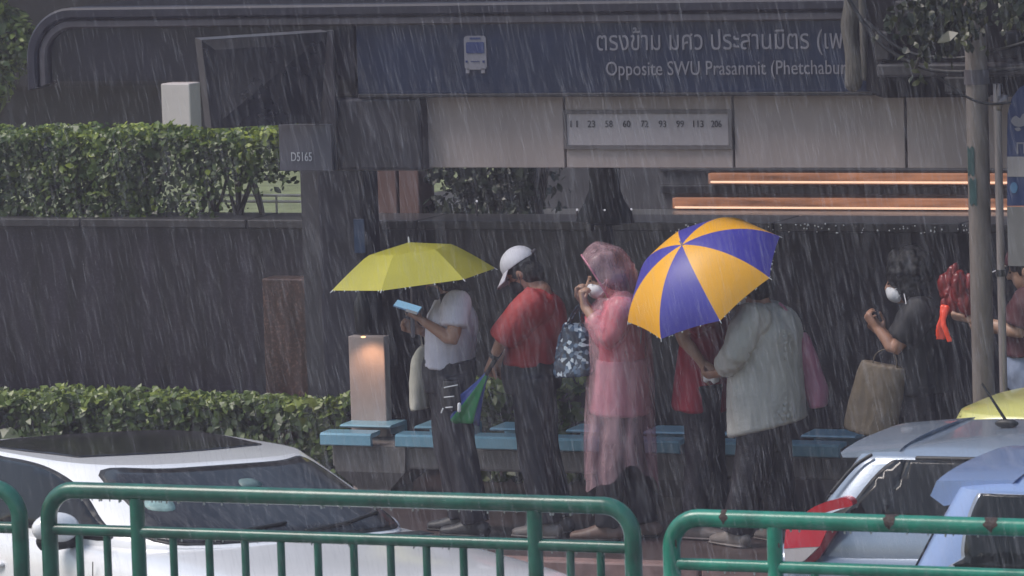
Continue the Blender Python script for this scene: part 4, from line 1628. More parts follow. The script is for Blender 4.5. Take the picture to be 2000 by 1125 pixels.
# ---------------------------------------------------------------- 3: pink raincoat
p3 = Person("person in translucent pink hooded raincoat with white mask", 26.8, dict(
    pelvis=(1212, 735), waist=(1213, 695), chest=(1214, 632), neck=(1206, 580), head=(1180, 540),
    shn=(1216, 598, -.17), shr=(1206, 598, .17), eln=(1190, 660, -.21), wrn=(1141, 598, -.15), elr=(1180, 650, .17), wrr=(1140, 590, .02),
    hipn=(1210, 748, -.085), hipr=(1216, 748, .085), knn=(1198, 885, -.085), knr=(1232, 885, .085), ann=gr(1186, 26.72, .085), anr=gr(1262, 26.9, .085)),
    (-1, -.06), (-.86, -.44, -.28), skin=M_SKIN2)
p3.body(dict(n=((-.25, .05, 1), (.85, .35, .1), .85, 1), r=((-.3, 0, 1), (.8, -.4, .1), .8, -1)))
p3.hair(vol=.012, long=.05)
p3.mask()
p3.torso(M_PINKIN, at(1212, 715, 26.8), (.185, .125), sl=1.55, rs=.070, slr=.058, fold=.010)
b = B()
tube(b, [at(1212, 700, 26.8), at(1212, 750, 26.8), at(1211, 806, 26.8)], [(.188, .138), (.20, .152), (.208, .166)], ref=p3.l, n=24, k=3, caps='flat')
obj("skirt", fuse(b, .010, 3, fold=.010), M_SKIRT, p3.t)
p3.trousers(mat("dark_leggings", (.022, .022, .03), .6, var=.3), r=(.095, .082, .07), wl=(.160, .118))
p3.shoes(mat("pinkish_sandal", (.17, .11, .09), .5))
M_FILM = film("pink_raincoat_film", (.97, .64, .71), .10, .44, .12)
cr = bpy.data.meshes.new("coat")
b = B()
lev = [(578, 1206, 36, .13), (598, 1205, 54, .19), (640, 1208, 62, .215), (700, 1210, 64, .22), (760, 1210, 67, .24), (815, 1209, 69, .25), (870, 1210, 71, .265), (930, 1212, 73, .28)]
q = crom([(y_, x_, w_, la) for y_, x_, w_, la in lev], 5)
rings = []
N = 72
for i, (y_, x_, w_, la) in enumerate(q):
    c_ = at(x_, y_, 26.8)
    s = i / (len(q) - 1)
    half = w_ / 341.0
    fb = math.sqrt(max(.0025, half ** 2 - (.39 * la) ** 2)) / .92
    ring = []
    for k in range(N):
        a_ = 2 * math.pi * k / N
        fl = 1 + (.05 * math.sin(5 * a_ + 1.2) + .03 * math.sin(9 * a_ + 3 * s) + .02 * math.sin(17 * a_ + 5 * s)) * (s ** .8)
        d_ = p3.l * (la * fl * math.cos(a_)) + p3.f * (fb * fl * math.sin(a_))
        hz = (.05 * math.sin(2 * a_ + .4) + .035 * math.sin(3 * a_ + 2.0) + .02 * math.sin(7 * a_)) * max(0, s - .65) / .35
        wr_ = noise.noise(V((a_ * 2, s * 9, 3))) * .008
        ring.append(c_ + d_ * (1 + wr_ * 4) + Z * (hz + wr_))
    rings.append(ring)
loft(b, rings, cap=False)
coat = obj("raincoat", b, M_FILM, p3.t)
b = B()
for s in 'nr':
    sh, el, wr = p3.J['sh' + s], p3.J['el' + s], p3.J['wr' + s]
    tube(b, [sh.lerp(p3.J['chest'], .2), sh, sh.lerp(el, .55), el, el.lerp(wr, .3), el.lerp(wr, .62)], [.088, .090, .088, .082, .078, .070], n=20, k=3, cap=False, caps='flat')
obj("sleeve", b, M_FILM, coat)
# hood: shell open to the face
c, f_, u_, l_ = p3.J['head'], p3.hf, p3.hu, p3.hl
b = B()
R_ = rotm(f_, u_, l_)
hc = c - f_ * .012 + u_ * .016
ell(b, hc, (.142, .160, .174), R_, 40, 28)
for v in b.verts:
    d = v.co - hc
    a_ = math.atan2(d.dot(l_), d.dot(u_))
    v.co += d * (.045 * math.sin(6 * a_ + 9 * d.dot(f_)) + .10 * noise.noise(d * 14)) + (-f_ * .05 - Z * .02) * max(0, -d.dot(u_) / .15) * max(0, -d.dot(f_) / .14)
bmesh.ops.bisect_plane(b, geom=b.verts[:] + b.edges[:] + b.faces[:], plane_co=hc + f_ * .062, plane_no=f_ - u_ * .25, clear_outer=True)
bmesh.ops.bisect_plane(b, geom=b.verts[:] + b.edges[:] + b.faces[:], plane_co=hc - u_ * .158, plane_no=-u_, clear_outer=True)
be = [e for e in b.edges if len(e.link_faces) == 1]
rim = sorted({v for e in be for v in e.verts if (v.co - hc).dot(u_) > -.152}, key=lambda v: math.atan2((v.co - hc).dot(l_), (v.co - hc).dot(u_)))
rim = [v.co.copy() for v in rim]
obj("hood", b, M_FILM, coat)
b = B()
tube(b, rim[::1], .0055, n=8)
obj("hood_edge", b, film("raincoat_hem_film", (.70, .30, .40), .6, .9), coat)
# patterned clear bag
M_PVC = bpy.data.materials.new("patterned_clear_bag")
M_PVC.use_nodes = True
_t = M_PVC.node_tree
_p = _t.nodes["Principled BSDF"]
_p.inputs["Roughness"].default_value = .15
_tc = _t.nodes.new("ShaderNodeTexCoord")
_v = _t.nodes.new("ShaderNodeTexVoronoi")
_v.inputs["Scale"].default_value = 46
_r = _t.nodes.new("ShaderNodeValToRGB")
_r.color_ramp.elements[0].color = (.02, .03, .055, 1)
_r.color_ramp.elements[1].color = (.55, .62, .70, 1)
_r.color_ramp.elements[0].position, _r.color_ramp.elements[1].position = .45, .95
_e = _r.color_ramp.elements.new(.75)
_e.color = (.07, .12, .20, 1)
_t.links.new(_tc.outputs["Object"], _v.inputs[0])
_sep = _t.nodes.new("ShaderNodeSeparateColor")
_t.links.new(_v.outputs["Color"], _sep.inputs[0])
_t.links.new(_sep.outputs[0], _r.inputs[0])
_t.links.new(_r.outputs[0], _p.inputs["Base Color"])
sack("shopping_bag", "glossy dark blue and white patterned bag hanging from the raincoat wearer's hand", "bag", [(1102, 1142, 632), (1094, 1150, 648), (1088, 1155, 680), (1080, 1158, 715), (1084, 1156, 734)],
     M_PVC, 26.66, depth=(.02, .07), fold=.010, mats_fs=(16, 16, 9), handle=[[at(1104, 640, 26.63), at(1116, 615, 26.63), at(1130, 596, 26.65), at(1132, 615, 26.64), at(1136, 642, 26.63)],
                                                         [at(1108, 645, 26.69), at(1120, 618, 26.68), at(1134, 598, 26.66), at(1140, 618, 26.68), at(1144, 645, 26.69)]])

# ---------------------------------------------------------------- 4: crimson shirt behind the striped umbrella
p4 = Person("person in crimson shirt facing right behind the orange and blue umbrella", 26.98, dict(
    pelvis=(1374, 745), waist=(1376, 705), chest=(1380, 640), neck=(1385, 588), head=(1402, 545),
    shn=(1376, 608, -.16), shr=(1384, 608, .16), eln=(1330, 655, -.21), wrn=(1374, 712, -.19), elr=(1395, 675, .17), wrr=(1415, 700, .05),
    hipn=(1374, 760, -.085), hipr=(1376, 760, .085), knn=(1370, 885, -.085), knr=(1384, 885, .085), ann=gr(1356, 26.88, .085), anr=gr(1402, 27.06, .085)),
    (1, -.08), (.93, -.1, -.3), skin=M_SKIN2)
p4.body(dict(n=((.75, -.1, -.6), (-.2, .9, -.3), .5, -1), r=((.8, -.1, .3), (-.2, -.9, .1), .7, 1)))
p4.hair(vol=.014, long=.06)
p4.torso(M_CRIMSON, at(1371, 797, 26.98), (.19, .130), sl=.70, rs=.078, slr=.08, hemr=(.205, .150), fold=.012)
p4.trousers()
p4.shoes(M_WHITESHOE)
hp = p4.J['wrn'] + V((.06, -.05, -.07))
t = thing("tissue", "crumpled white tissue in the crimson shirt wearer's hand", "tissue", hp)
b = B()
for _ in range(9):
    ell(b, hp + V((random.uniform(-.035, .035), random.uniform(-.02, .02), random.uniform(-.03, .03))), (random.uniform(.015, .028), .016, random.uniform(.012, .022)), None, 10, 8)
obj("paper", fuse(b, .006, 1, fold=.006, fs=(30, 30, 30)), M_MASK, t)

# ---------------------------------------------------------------- 5: grey shirt
p5 = Person("person in loose wet grey shirt with back turned under striped umbrella", 26.75, dict(
    pelvis=(1492, 760), waist=(1494, 715), chest=(1496, 652), neck=(1486, 592), head=(1463, 553),
    shn=(1466, 618, -.20), shr=(1508, 612, .17), eln=(1436, 690, -.26), wrn=(1404, 728, -.16), elr=(1470, 690, .22), wrr=(1478, 705, .12),
    hipn=(1478, 775, -.09), hipr=(1502, 775, .09), knn=(1472, 890, -.09), knr=(1512, 890, .09), ann=gr(1440, 26.66, .085), anr=gr(1528, 26.86, .085)),
    (-.86, .5), (-.93, .12, -.32), skin=M_SKIN)
p5.body(dict(n=((-.85, .15, -.2), (.1, .5, .8), .6, 1), r=((-.6, -.1, .5), (.3, -.8, .2), .9, 1)))
p5.hair(vol=.010)
p5.mask()
p5.torso(M_GREYSHIRT, at(1499, 833, 26.75), (.215, .160), sl=1.72, rs=.088, slr=.060, hemr=(.232, .172), fold=.020, fs=(9, 9, 1.7), hem_slope=.20)
p5.trousers(r=(.12, .10, .085))
p5.shoes(M_WHITESHOE)
sack("shoulder_bag", "slim pink shoulder bag hanging behind the grey shirt", "bag", [(1556, 1574, 650), (1556, 1588, 680), (1562, 1602, 720), (1572, 1616, 765), (1584, 1614, 794)],
     mat("pink_nylon", (.42, .16, .24), .5, var=.15, scale=7), 26.98, depth=(.04, .08), fold=.008,
     handle=[[at(1566, 664, 26.95), at(1556, 636, 26.86), at(1535, 604, 26.76), at(1522, 592, 26.74)]])
ap = at(1332, 478, 26.50)
dpx = V((.545, 0, .838))
axs = (-(RC * .545 - UC * .838) * .86 - fwd * .47).normalized()
umb2 = umbrella("open umbrella with alternating orange and violet blue panels", ap, axs, .490, .262, 8, 100, [M_ORANGE, M_UBLUE], [0, 1] * 4, RC, ap - axs * .86,
                lambda s: (math.sin(s * 1.05) / math.sin(1.05), (1 - math.cos(s * 1.05)) / (1 - math.cos(1.05))), sag=.012,
                strap=[at(1254, 620, 26.52), at(1253, 640, 26.50), at(1251, 670, 26.50)])

# ---------------------------------------------------------------- 6: black T-shirt, white mask, paper bag
p6 = Person("person in black t-shirt with bushy hair, white mask and earphones", 26.92, dict(
    pelvis=(1792, 740), waist=(1795, 700), chest=(1798, 635), neck=(1792, 583), head=(1766, 548),
    shn=(1800, 606, -.17), shr=(1790, 606, .17), eln=(1748, 682, -.20), wrn=(1712, 640, -.17), elr=(1768, 680, .17), wrr=(1725, 650, .1),
    hipn=(1792, 760, -.085), hipr=(1796, 760, .085), knn=(1792, 885, -.085), knr=(1806, 885, .085), ann=gr(1790, 26.84, .085), anr=gr(1822, 27.0, .085)),
    (-1, -.05), (-.95, -.12, -.22), skin=M_SKIN)
p6.body(dict(n=((-.62, 0, .75), (.3, .6, .5), .7, 1), r=((-.7, 0, .6), (.3, -.7, .4), .7, 1)))
p6.hair(vol=.036, curly=.026)
p6.mask()
p6.torso(M_BLACKTEE, at(1796, 765, 26.92), (.20, .150), sl=.75, rs=.088, fold=.012)
p6.trousers()
p6.shoes(M_DARKSHOE)
b = B()
c = p6.J['head']
tube(b, [c - p6.hl * .082 - p6.hu * .01, c - p6.hl * .085 - p6.hu * .06, at(1770, 600, 26.74), at(1764, 640, 26.72), at(1756, 690, 26.76)], .003, n=6, k=5)
obj("earphone_wire", b, M_MASK, p6.t)
bagp = sack("paper_bag", "creased brown paper shopping bag hung from the arm in black", "bag", [(1684, 1766, 712), (1676, 1768, 730), (1664, 1762, 775), (1652, 1752, 820), (1648, 1746, 846)],
            mat("kraft_paper", (.135, .105, .075), .7, var=.2, scale=7, bump=.2, bscale=18), 26.72, depth=(.05, .08), fold=.008, mats_fs=(11, 11, 5),
            handle=[[at(1702, 720, 26.70), at(1712, 690, 26.70), at(1738, 682, 26.71), at(1750, 700, 26.70), at(1752, 724, 26.70)]])

# ---------------------------------------------------------------- 7: maroon top at the right edge with red bundle
p7 = Person("person in maroon top and cap half hidden by the blue stop sign", 26.85, dict(
    pelvis=(2012, 720), waist=(2012, 680), chest=(2014, 620), neck=(2016, 565), head=(2004, 525),
    shn=(2012, 588, -.18), shr=(2020, 588, .18), eln=(1992, 648, -.20), wrn=(1890, 622, -.14), elr=(2000, 650, .2), wrr=(1930, 640, .12),
    hipn=(2012, 735, -.085), hipr=(2016, 735, .085), knn=(2016, 870, -.085), knr=(2022, 870, .085), ann=gr(2024, 26.8, .085), anr=gr(2034, 26.9, .085)),
    (-1, 0), (-.95, -.1, -.25), skin=M_SKIN2)
p7.body(dict(n=((-1, .1, .12), (0, .6, .8), .8, 1), r=((-1, 0, .1), (0, -.7, .7), .7, 1)))
p7.hair(vol=.006)
p7.torso(M_MAROON, at(2012, 690, 26.85), (.20, .15), sl=.85, rs=.092, fold=.012)
p7.trousers(M_DENIM)
p7.shoes(M_DARKSHOE)
c, f_, u_, l_ = p7.J['head'], p7.hf, p7.hu, p7.hl
b = B()
ell(b, c + u_ * .052 - f_ * .006, (.094, .112, .095), rotm(f_, u_, l_), 20, 14)
me = fuse(b, .007, 2)
bm_ = bmesh.new()
bm_.from_mesh(me)
bmesh.ops.bisect_plane(bm_, geom=bm_.verts[:] + bm_.edges[:] + bm_.faces[:], plane_co=c + u_ * .046, plane_no=u_, clear_inner=True)
cap = obj("cap", solidify(bm_, .004, -1), M_MAROON, p7.t)
b = B()
tube(b, [c + u_ * .045 + f_ * .10, c + u_ * .030 + f_ * .185], [(.07, .005), (.05, .004)], ref=l_, n=14)
obj("brim", b, M_CAPW, cap)
# crumpled red plastic bundle
cen = at(1862, 590, 26.7)
t = thing("red_bundle", "crumpled red plastic raincoat bundle with bright orange red tails", "raincoat", cen)
b = B()
for (x_, y_, r_) in ((1846, 560, .055), (1858, 545, .05), (1872, 560, .065), (1888, 568, .06), (1862, 585, .06), (1850, 592, .045), (1884, 592, .055), (1896, 552, .045), (1864, 528, .028)):
    ell(b, at(x_, y_, 26.72 + random.uniform(-.03, .05)), (r_ * .62, r_ * .6, r_ * 1.35), Matrix.Rotation(random.uniform(-.35, .35), 3, 'Y'), 12, 8)
obj("bundle", fuse(b, .008, 2, fold=.024, fs=(24, 24, 7)), mat("deep_red_plastic", (.20, .018, .018), .3, var=.5, scale=9), t)
b = B()
tube(b, [at(1846, 600, 26.62), at(1840, 622, 26.61), at(1836, 645, 26.62), at(1838, 662, 26.63)], [(.030, .012), (.018, .010), (.026, .006), (.03, .004)], ref=(1, 0, 0), n=10, k=4)
tube(b, [at(1848, 600, 26.62), at(1842, 628, 26.59), at(1849, 650, 26.58), at(1855, 667, 26.58)], [(.022, .012), (.016, .010), (.016, .006), (.016, .004)], ref=(1, 0, 0), n=10, k=4)
obj("tail", fuse(b, .005, 1, fold=.004, fs=(25, 25, 15)), mat("orange_red_plastic", (.85, .075, .030), .25, var=.15, scale=9), t)
# ================================================================== CARS
class Car:
    """x forward, y left, z up; origin on the road under the middle of the car"""

    def __init__(self, label, loc, head_deg, st, gh, paint, cat="car", sill=.22):
        self.h = rad(head_deg)
        self.t = thing("parked_car" if cat == "parked" else "car", label, "car", loc)
        self.t.rotation_euler = (0, 0, self.h)
        ORG[self.t] = V((0, 0, 0))                       # parts are written in the car's own frame
        self.gh = gh
        self.paint = paint
        q = crom(st, 6)
        self.q = q
        rings = []
        for x, w_, belt, deck, zs in q:
            half = [(0, zs), (w_ * .86, zs), (w_ * .95, zs + .04), (w_ * .995, zs + .20), (w_, zs + (belt - zs) * .55), (w_ * .99, belt - .10),
                    (w_ * .965, belt - .035), (w_ * .90, belt + .004), (w_ * .62, belt + (deck - belt) * .72), (w_ * .3, belt + (deck - belt) * .95), (0, deck)]
            rings.append([V((x, -a, c)) for a, c in half] + [V((x, a, c)) for a, c in half[-2:0:-1]])
        b = B()
        loft(b, rings)
        m = evalmesh(to_mesh(b), [('SUBSURF', dict(levels=1, render_levels=1))])
        self.body = obj("body", m, paint, self.t, angle=60)

    def lv(self, z):
        g = self.gh
        t = max(0, min(1.15, (z - g['zb']) / (g['zr'] - g['zb'])))
        c = g.get('bow', .12)
        e = t + c * t * (1 - t) * 1.0
        f_ = g['xfb'] + (g['xft'] - g['xfb']) * (t - g.get('fbow', .18) * t * (1 - t))
        r_ = g['xrb'] + (g['xrt'] - g['xrb']) * (t - g.get('rbow', .10) * t * (1 - t))
        w_ = g['wb'] + (g['wt'] - g['wb']) * t ** 1.35
        return f_, r_, w_

    def ring(self, f_, r_, w_, N=96):
        nf, nr = self.gh.get('n', 4.2), self.gh.get('nr', 4.2)
        xm, hx = (f_ + r_) / 2, (f_ - r_) / 2
        o = []
        for k in range(N):
            a = 2 * math.pi * k / N
            cx, sy = math.cos(a), math.sin(a)
            n = nf if cx > 0 else nr
            o.append((xm + hx * math.copysign(abs(cx) ** (2 / n), cx), w_ * math.copysign(abs(sy) ** (2 / n), sy)))
        return o

    def greenhouse(self, m, name="cabin"):
        g = self.gh
        rings = []
        for z in np.linspace(g['zb'] - .06, g['zr'], 14):
            f_, r_, w_ = self.lv(z)
            rings.append([V((x, y, z)) for x, y in self.ring(f_, r_, w_)])
        f_, r_, w_ = self.lv(g['zr'])
        xm = (f_ + r_) / 2
        for s in (.985, .955, .9, .8, .65, .45, .22, .02):
            rings.append([V((xm + (x - xm) * s, y * s, g['zr'] + g['crown'] * (1 - s ** 3.0))) for x, y in self.ring(f_, r_, w_)])
        b = B()
        loft(b, rings)
        return obj(name, b, m, self.t, angle=50)

    def side(self, x, z, s=-1, off=.004):
        f_, r_, w_ = self.lv(z)
        xm, hx = (f_ + r_) / 2, (f_ - r_) / 2
        n = self.gh.get('n' if x > xm else 'nr', 4.2)
        u = min(.999, abs((x - xm) / hx))
        return V((x, s * (w_ * (1 - u ** n) ** (1 / n) + off), z))

    def front(self, y, z, off=.004, s=1):
        f_, r_, w_ = self.lv(z)
        n = self.gh.get('n' if s > 0 else 'nr', 4.2)
        xm, hx = (f_ + r_) / 2, (f_ - r_) / 2
        u = min(.999, abs(y / w_))
        return V((xm + s * (hx * (1 - u ** n) ** (1 / n) + off), y, z + off * .6))

    def roof(self, x, y, off=.004):
        g = self.gh
        f_, r_, w_ = self.lv(g['zr'])
        xm, hx = (f_ + r_) / 2, (f_ - r_) / 2
        n = self.gh.get('n' if x > xm else 'nr', 4.2)
        s = (abs((x - xm) / hx) ** n + abs(y / w_) ** n) ** (1 / n)
        return V((x, y, g['zr'] + g['crown'] * (1 - min(1, s) ** 3.0) + off))

    def pane(self, name, outline, m, kind='side', s=-1, off=.004, step=.035, th=.003, parent=None, label=None):
        fn = {'side': lambda a, c: self.side(a, min(c, self.gh['zr'] - .012), s, off), 'front': lambda a, c: self.front(a, c, off), 'back': lambda a, c: self.front(a, c, off, -1),
              'roof': lambda a, c: self.roof(a, c, off)}[kind]
        me = patch2d(dense(outline, 5), fn, step)
        return obj(name, solidify(me, th, 0), m, parent or self.t, label=label)

    def wheels(self, xs, w_, r=.30):
        for x in xs:
            for s in (-1, 1):
                b = B()
                tube(b, [(x, s * (w_ - .19), r), (x, s * (w_ - .02), r)], r, ref=(1, 0, 0), n=32, caps='flat')
                wh = obj("wheel", b, M_RUBBER, self.t, angle=40)
                b = B()
                tube(b, [(x, s * (w_ - .05), r), (x, s * (w_ - .012), r)], r * .66, ref=(1, 0, 0), n=24, caps='flat')
                obj("rim", b, M_STEEL, wh, angle=40)

    def to_local(self, p):
        d = V(p) - V(self.t.location)
        c, s = math.cos(-self.h), math.sin(-self.h)
        return V((d.x * c - d.y * s, d.x * s + d.y * c, d.z))


def paint(name, c, rough=.22, metal=0.0, var=.04):
    return mat(name, c, rough, metal, var=var, scale=3, coat=.7, bump=.05, bscale=140)


ROAD = -.18
M_PANO = mat("black_roof_glass", (.012, .011, .014), .12, var=.2)
# ---------------------------------------------------------------- white car, nosing toward the railing
P_WHITE = paint("white_car_paint", (.84, .84, .86))
gh = dict(zb=.98, zr=1.29, crown=.012, xfb=1.16, xft=.36, xrb=-1.80, xrt=-1.10, wb=.85, wt=.67, n=3.4, fbow=.10)
h = rad(-31)
Pn = atz(150, 921, 1.29 + ROAD)
cxl, cyl = .15, -.62
loc = V((Pn.x - (cxl * math.cos(h) - cyl * math.sin(h)), Pn.y - (cxl * math.sin(h) + cyl * math.cos(h)), ROAD))
st = [(-2.25, .60, .72, .74, .42), (-2.18, .74, .82, .84, .34), (-1.9, .87, .93, .96, .26), (-1.0, .925, .955, 1.0, .22), (0, .93, .955, 1.0, .20), (.8, .925, .945, 1.0, .20),
      (1.5, .915, .91, .965, .20), (2.2, .89, .865, .93, .21), (2.68, .82, .79, .85, .23), (2.88, .66, .67, .71, .28), (2.95, .48, .55, .57, .34)]
print('H car loc', loc)
wc = Car("white car with black roof and curved windshield behind the long green railing", loc, math.degrees(h), st, gh, P_WHITE)
wc.t.rotation_euler = (rad(-2.6), 0, h)          # leaning outwards as it swings right
wc.greenhouse(P_WHITE)
wc.pane("roof_panel", [(-.95, -.52), (-.95, .54), (-.20, .56), (-.06, .45), (.02, 0), (-.06, -.45), (-.20, -.54)], M_PANO, 'roof')
wc.pane("windshield_surround", [(-.69, .997), (-.35, .994), (.35, .994), (.69, .997), (.62, 1.12), (.535, 1.268), (.3, 1.274), (-.3, 1.274), (-.595, 1.268), (-.645, 1.12)], M_RUBBER, 'front', off=.001, step=.03)
wc.pane("windshield", [(-.68, 1.005), (-.35, 1.003), (.35, 1.003), (.675, 1.005), (.61, 1.12), (.525, 1.262), (.3, 1.268), (-.3, 1.268), (-.587, 1.262), (-.636, 1.12)], M_SHIELD, 'front', off=.006, step=.03)
for s in (-1, 1):
    wc.pane("window_seal", [(-.75, .985), (0, .985), (.62, .985), (.46, 1.09), (.20, 1.20), (-.12, 1.262), (-.5, 1.272), (-.72, 1.25)], M_RUBBER, 'side', s, .001)
    wc.pane("side_window", [(-.73, 1.0), (0, .998), (.58, .998), (.43, 1.085), (.18, 1.188), (-.12, 1.25), (-.5, 1.26), (-.70, 1.235)], M_GLASS, 'side', s, .006)
    wc.pane("rear_window", [(-1.35, 1.02), (-.80, 1.0), (-.78, 1.22), (-1.1, 1.18)], M_GLASS, 'side', s, .006)
    b = B()
    c_ = wc.side(.42, 1.0 if s < 0 else .87, s, .14 if s < 0 else .06)
    ell(b, c_ + V((0, 0, .035)), (.075, .125, .075), None, 20, 14)
    bm_ = obj("wing_mirror", b, P_WHITE, wc.t)
    b = B()
    tube(b, [c_ + V((0, s * .05, -.025)), c_ + V((-.01, -s * .12, -.035))], [.05, .03], n=14)
    obj("mirror_base", b, M_RUBBER, bm_)
    b = B()
    ell(b, c_ + V((-.055, 0, .035)), (.02, .10, .055), None, 14, 10)
    obj("mirror_glass", b, M_DARK, bm_)
    b = B()
    tube(b, [(-.35, s * .93, .80), (-.30, s * .952, .805), (-.18, s * .952, .805), (-.13, s * .93, .80)], .014, n=8)
    obj("door_handle", b, P_WHITE, wc.t)
    b = B()
    ell(b, (2.58, s * .64, .68), (.22, .16, .085), Matrix.Rotation(rad(-18 * s), 3, 'Z'), 18, 12)
    obj("headlight", b, mat("headlight_lens", (.5, .5, .52), .1, var=.1), wc.t)
    b = B()
    tube(b, [(.70, s * .925, .90), (.71, s * .932, .6), (.68, s * .925, .30)], .003, n=6)
    obj("door_seam", b, M_RUBBER, wc.t)
b = B()
for y0, y1 in ((-.62, -.05), (.0, .55)):
    tube(b, [wc.front(y0, 1.012, .03), wc.front((y0 + y1) / 2, 1.03, .022), wc.front(y1, 1.05, .016)], .008, n=6)
    b_ = obj("wiper", b, M_RUBBER, wc.t)
    b = B()
b.free()
b = B()
box(b, 1.16, 1.28, .36, .62, .985, .992, .003)
obj("cowl_vent", b, M_RUBBER, wc.t)
wc.pane("windshield_sticker", [(-.60, 1.12), (-.50, 1.12), (-.47, 1.18), (-.55, 1.18)], mat("pale_sticker", (.22, .34, .33), .5, var=.3, scale=30), 'front', off=.008, step=.05)
wc.pane("windshield_sticker", [(-.05, 1.19), (.06, 1.19), (.05, 1.215), (-.03, 1.215)], mat("grey_sticker", (.12, .18, .18), .5, var=.3, scale=30), 'front', off=.008, step=.05)
wc.wheels((-1.35, 1.8), .91)


def lx(car, px, py, Y):
    p = car.to_local(at(px, py, Y))
    return p.x, p.z


# ---------------------------------------------------------------- silver hatchback
P_SILVER = paint("silver_car_paint", (.30, .355, .44), .25, .3)
YN = 22.45
rx = at(1532, 1060, YN).x
H = at(1950, 832, YN + .8).z - ROAD
print("silver H", H)
gh = dict(zb=.86, zr=H - .075, crown=.07, xfb=1.25, xft=.55, xrb=-1.96, xrt=-1.67, wb=.80, wt=.63, n=4.6, nr=14, rbow=.05)
st = [(-2.02, .76, .84, .86, .36), (-2.00, .80, .87, .89, .30), (-1.70, .825, .88, .92, .25), (-1.0, .835, .88, .93, .21), (0, .84, .87, .93, .2), (.9, .835, .86, .93, .2),
      (1.4, .81, .82, .88, .2), (1.75, .72, .74, .79, .22), (1.93, .55, .62, .66, .27), (1.97, .42, .54, .56, .32)]
sc_ = Car("silver-blue hatchback with red and white tail light behind the teal railing", V((rx + 1.95, YN + .84, ROAD)), 0, st, gh, P_SILVER)
sc_.greenhouse(P_SILVER)
Yg = YN + .10


def poly(car, pts, Y):
    return [lx(car, x_, y_, Y) for x_, y_ in pts]


zt_ = gh['zr']
for s in (-1, 1):
    sc_.pane("window_seal", poly(sc_, [(1640, 1016), (1662, 985), (1700, 932), (1735, 900), (1768, 882), (1850, 872), (2000, 866), (2300, 880), (2420, 1010), (2100, 1022)], Yg), M_RUBBER, 'side', s, .008)
    sc_.pane("quarter_window", poly(sc_, [(1650, 1010), (1668, 985), (1704, 935), (1738, 905), (1757, 895), (1728, 1008)], Yg), M_GLASS, 'side', s, .013)
    sc_.pane("side_window", poly(sc_, [(1741, 1008), (1757, 930), (1776, 896), (1850, 882), (2050, 878), (2050, 1012)], Yg), M_GLASS, 'side', s, .013)
    sc_.pane("side_window", poly(sc_, [(2070, 1012), (2070, 878), (2270, 890), (2390, 1005)], Yg), M_GLASS, 'side', s, .013)
    YT = YN + .02
    tl = slab(dense(poly(sc_, [(1574, 1004), (1592, 989), (1625, 977), (1655, 971), (1667, 986), (1640, 993), (1612, 1001), (1590, 1010)], YT), 3), s * .80 - .035, .07)
    tlo = obj("tail_light", tl, mat("red_lens", (.55, .02, .03), .12, var=.1, coat=.5), sc_.t, angle=40)
    obj("lens_band", slab(poly(sc_, [(1538, 1030), (1622, 1026), (1604, 1066), (1534, 1070)], YT), s * .82 - .022, .044), mat("bright_red_lens", (.70, .03, .05), .12, var=.1, coat=.5), tlo, False)
    obj("lens_clear", slab(poly(sc_, [(1534, 1071), (1602, 1067), (1578, 1090), (1552, 1108), (1537, 1108)], YT), s * .82 - .021, .042), mat("clear_lens", (.62, .56, .54), .15, var=.06, coat=.5), tlo, False)
    obj("lens_edge", slab(poly(sc_, [(1624, 1026), (1642, 1030), (1604, 1088), (1574, 1112), (1556, 1110), (1580, 1090), (1604, 1067)], YT), s * .82 - .023, .046), mat("dark_red_trim", (.13, .012, .02), .2), tlo, False)
    b = B()
    p0 = sc_.side(-1.35, zt_ - .005, s, .0)
    tube(b, [p0, sc_.side(-.4, zt_ + .0, s, .0), sc_.side(.5, zt_ - .006, s, .0)], .012, n=8, k=3)
    obj("roof_channel", b, M_RUBBER, sc_.t)
    b = B()
    tube(b, [(-1.58, s * .635, zt_ + .005), (-1.66, s * .655, zt_ - .05), (-1.76, s * .70, zt_ - .17)], .009, n=8, k=3)
    obj("hatch_gap", b, M_RUBBER, sc_.t)
    b = B()
    c_ = sc_.side(1.0, .95, s, .12)
    ell(b, c_, (.07, .11, .07), None, 16, 12)
    obj("wing_mirror", b, P_SILVER, sc_.t)
b = B()
loft(b, [[(-1.45, y_, zt_ + .055 - abs(y_) ** 3 * .12), (-1.76, y_ * .97, zt_ + .028 - abs(y_) ** 3 * .14), (-1.75, y_ * .97, zt_ + .005 - abs(y_) ** 3 * .14), (-1.48, y_, zt_ + .01 - abs(y_) ** 3 * .12)]
         for y_ in np.linspace(-.57, .57, 17)])
obj("spoiler", b, P_SILVER, sc_.t, angle=50)
sc_.pane("rear_screen", [(-.55, .92), (.55, .92), (.46, zt_ - .05), (-.46, zt_ - .05)], M_GLASS, 'back', off=.005)
aX = lx(sc_, 1966, 812, YN + .84)[0]
b = B()
ell(b, (aX, 0, gh['zr'] + gh['crown'] + .012), (.06, .022, .022), None, 14, 8)
an = obj("antenna_base", b, M_RUBBER, sc_.t)
b = B()
tube(b, [(aX, 0, gh['zr'] + gh['crown'] + .02), (aX - .118, 0, gh['zr'] + gh['crown'] + .20)], [.0085, .005], n=8)
obj("antenna", b, M_RUBBER, an)
sc_.wheels((-1.25, 1.25), .82)

M_SEALW = mat("pale_window_trim", (.35, .38, .45), .3, .5)
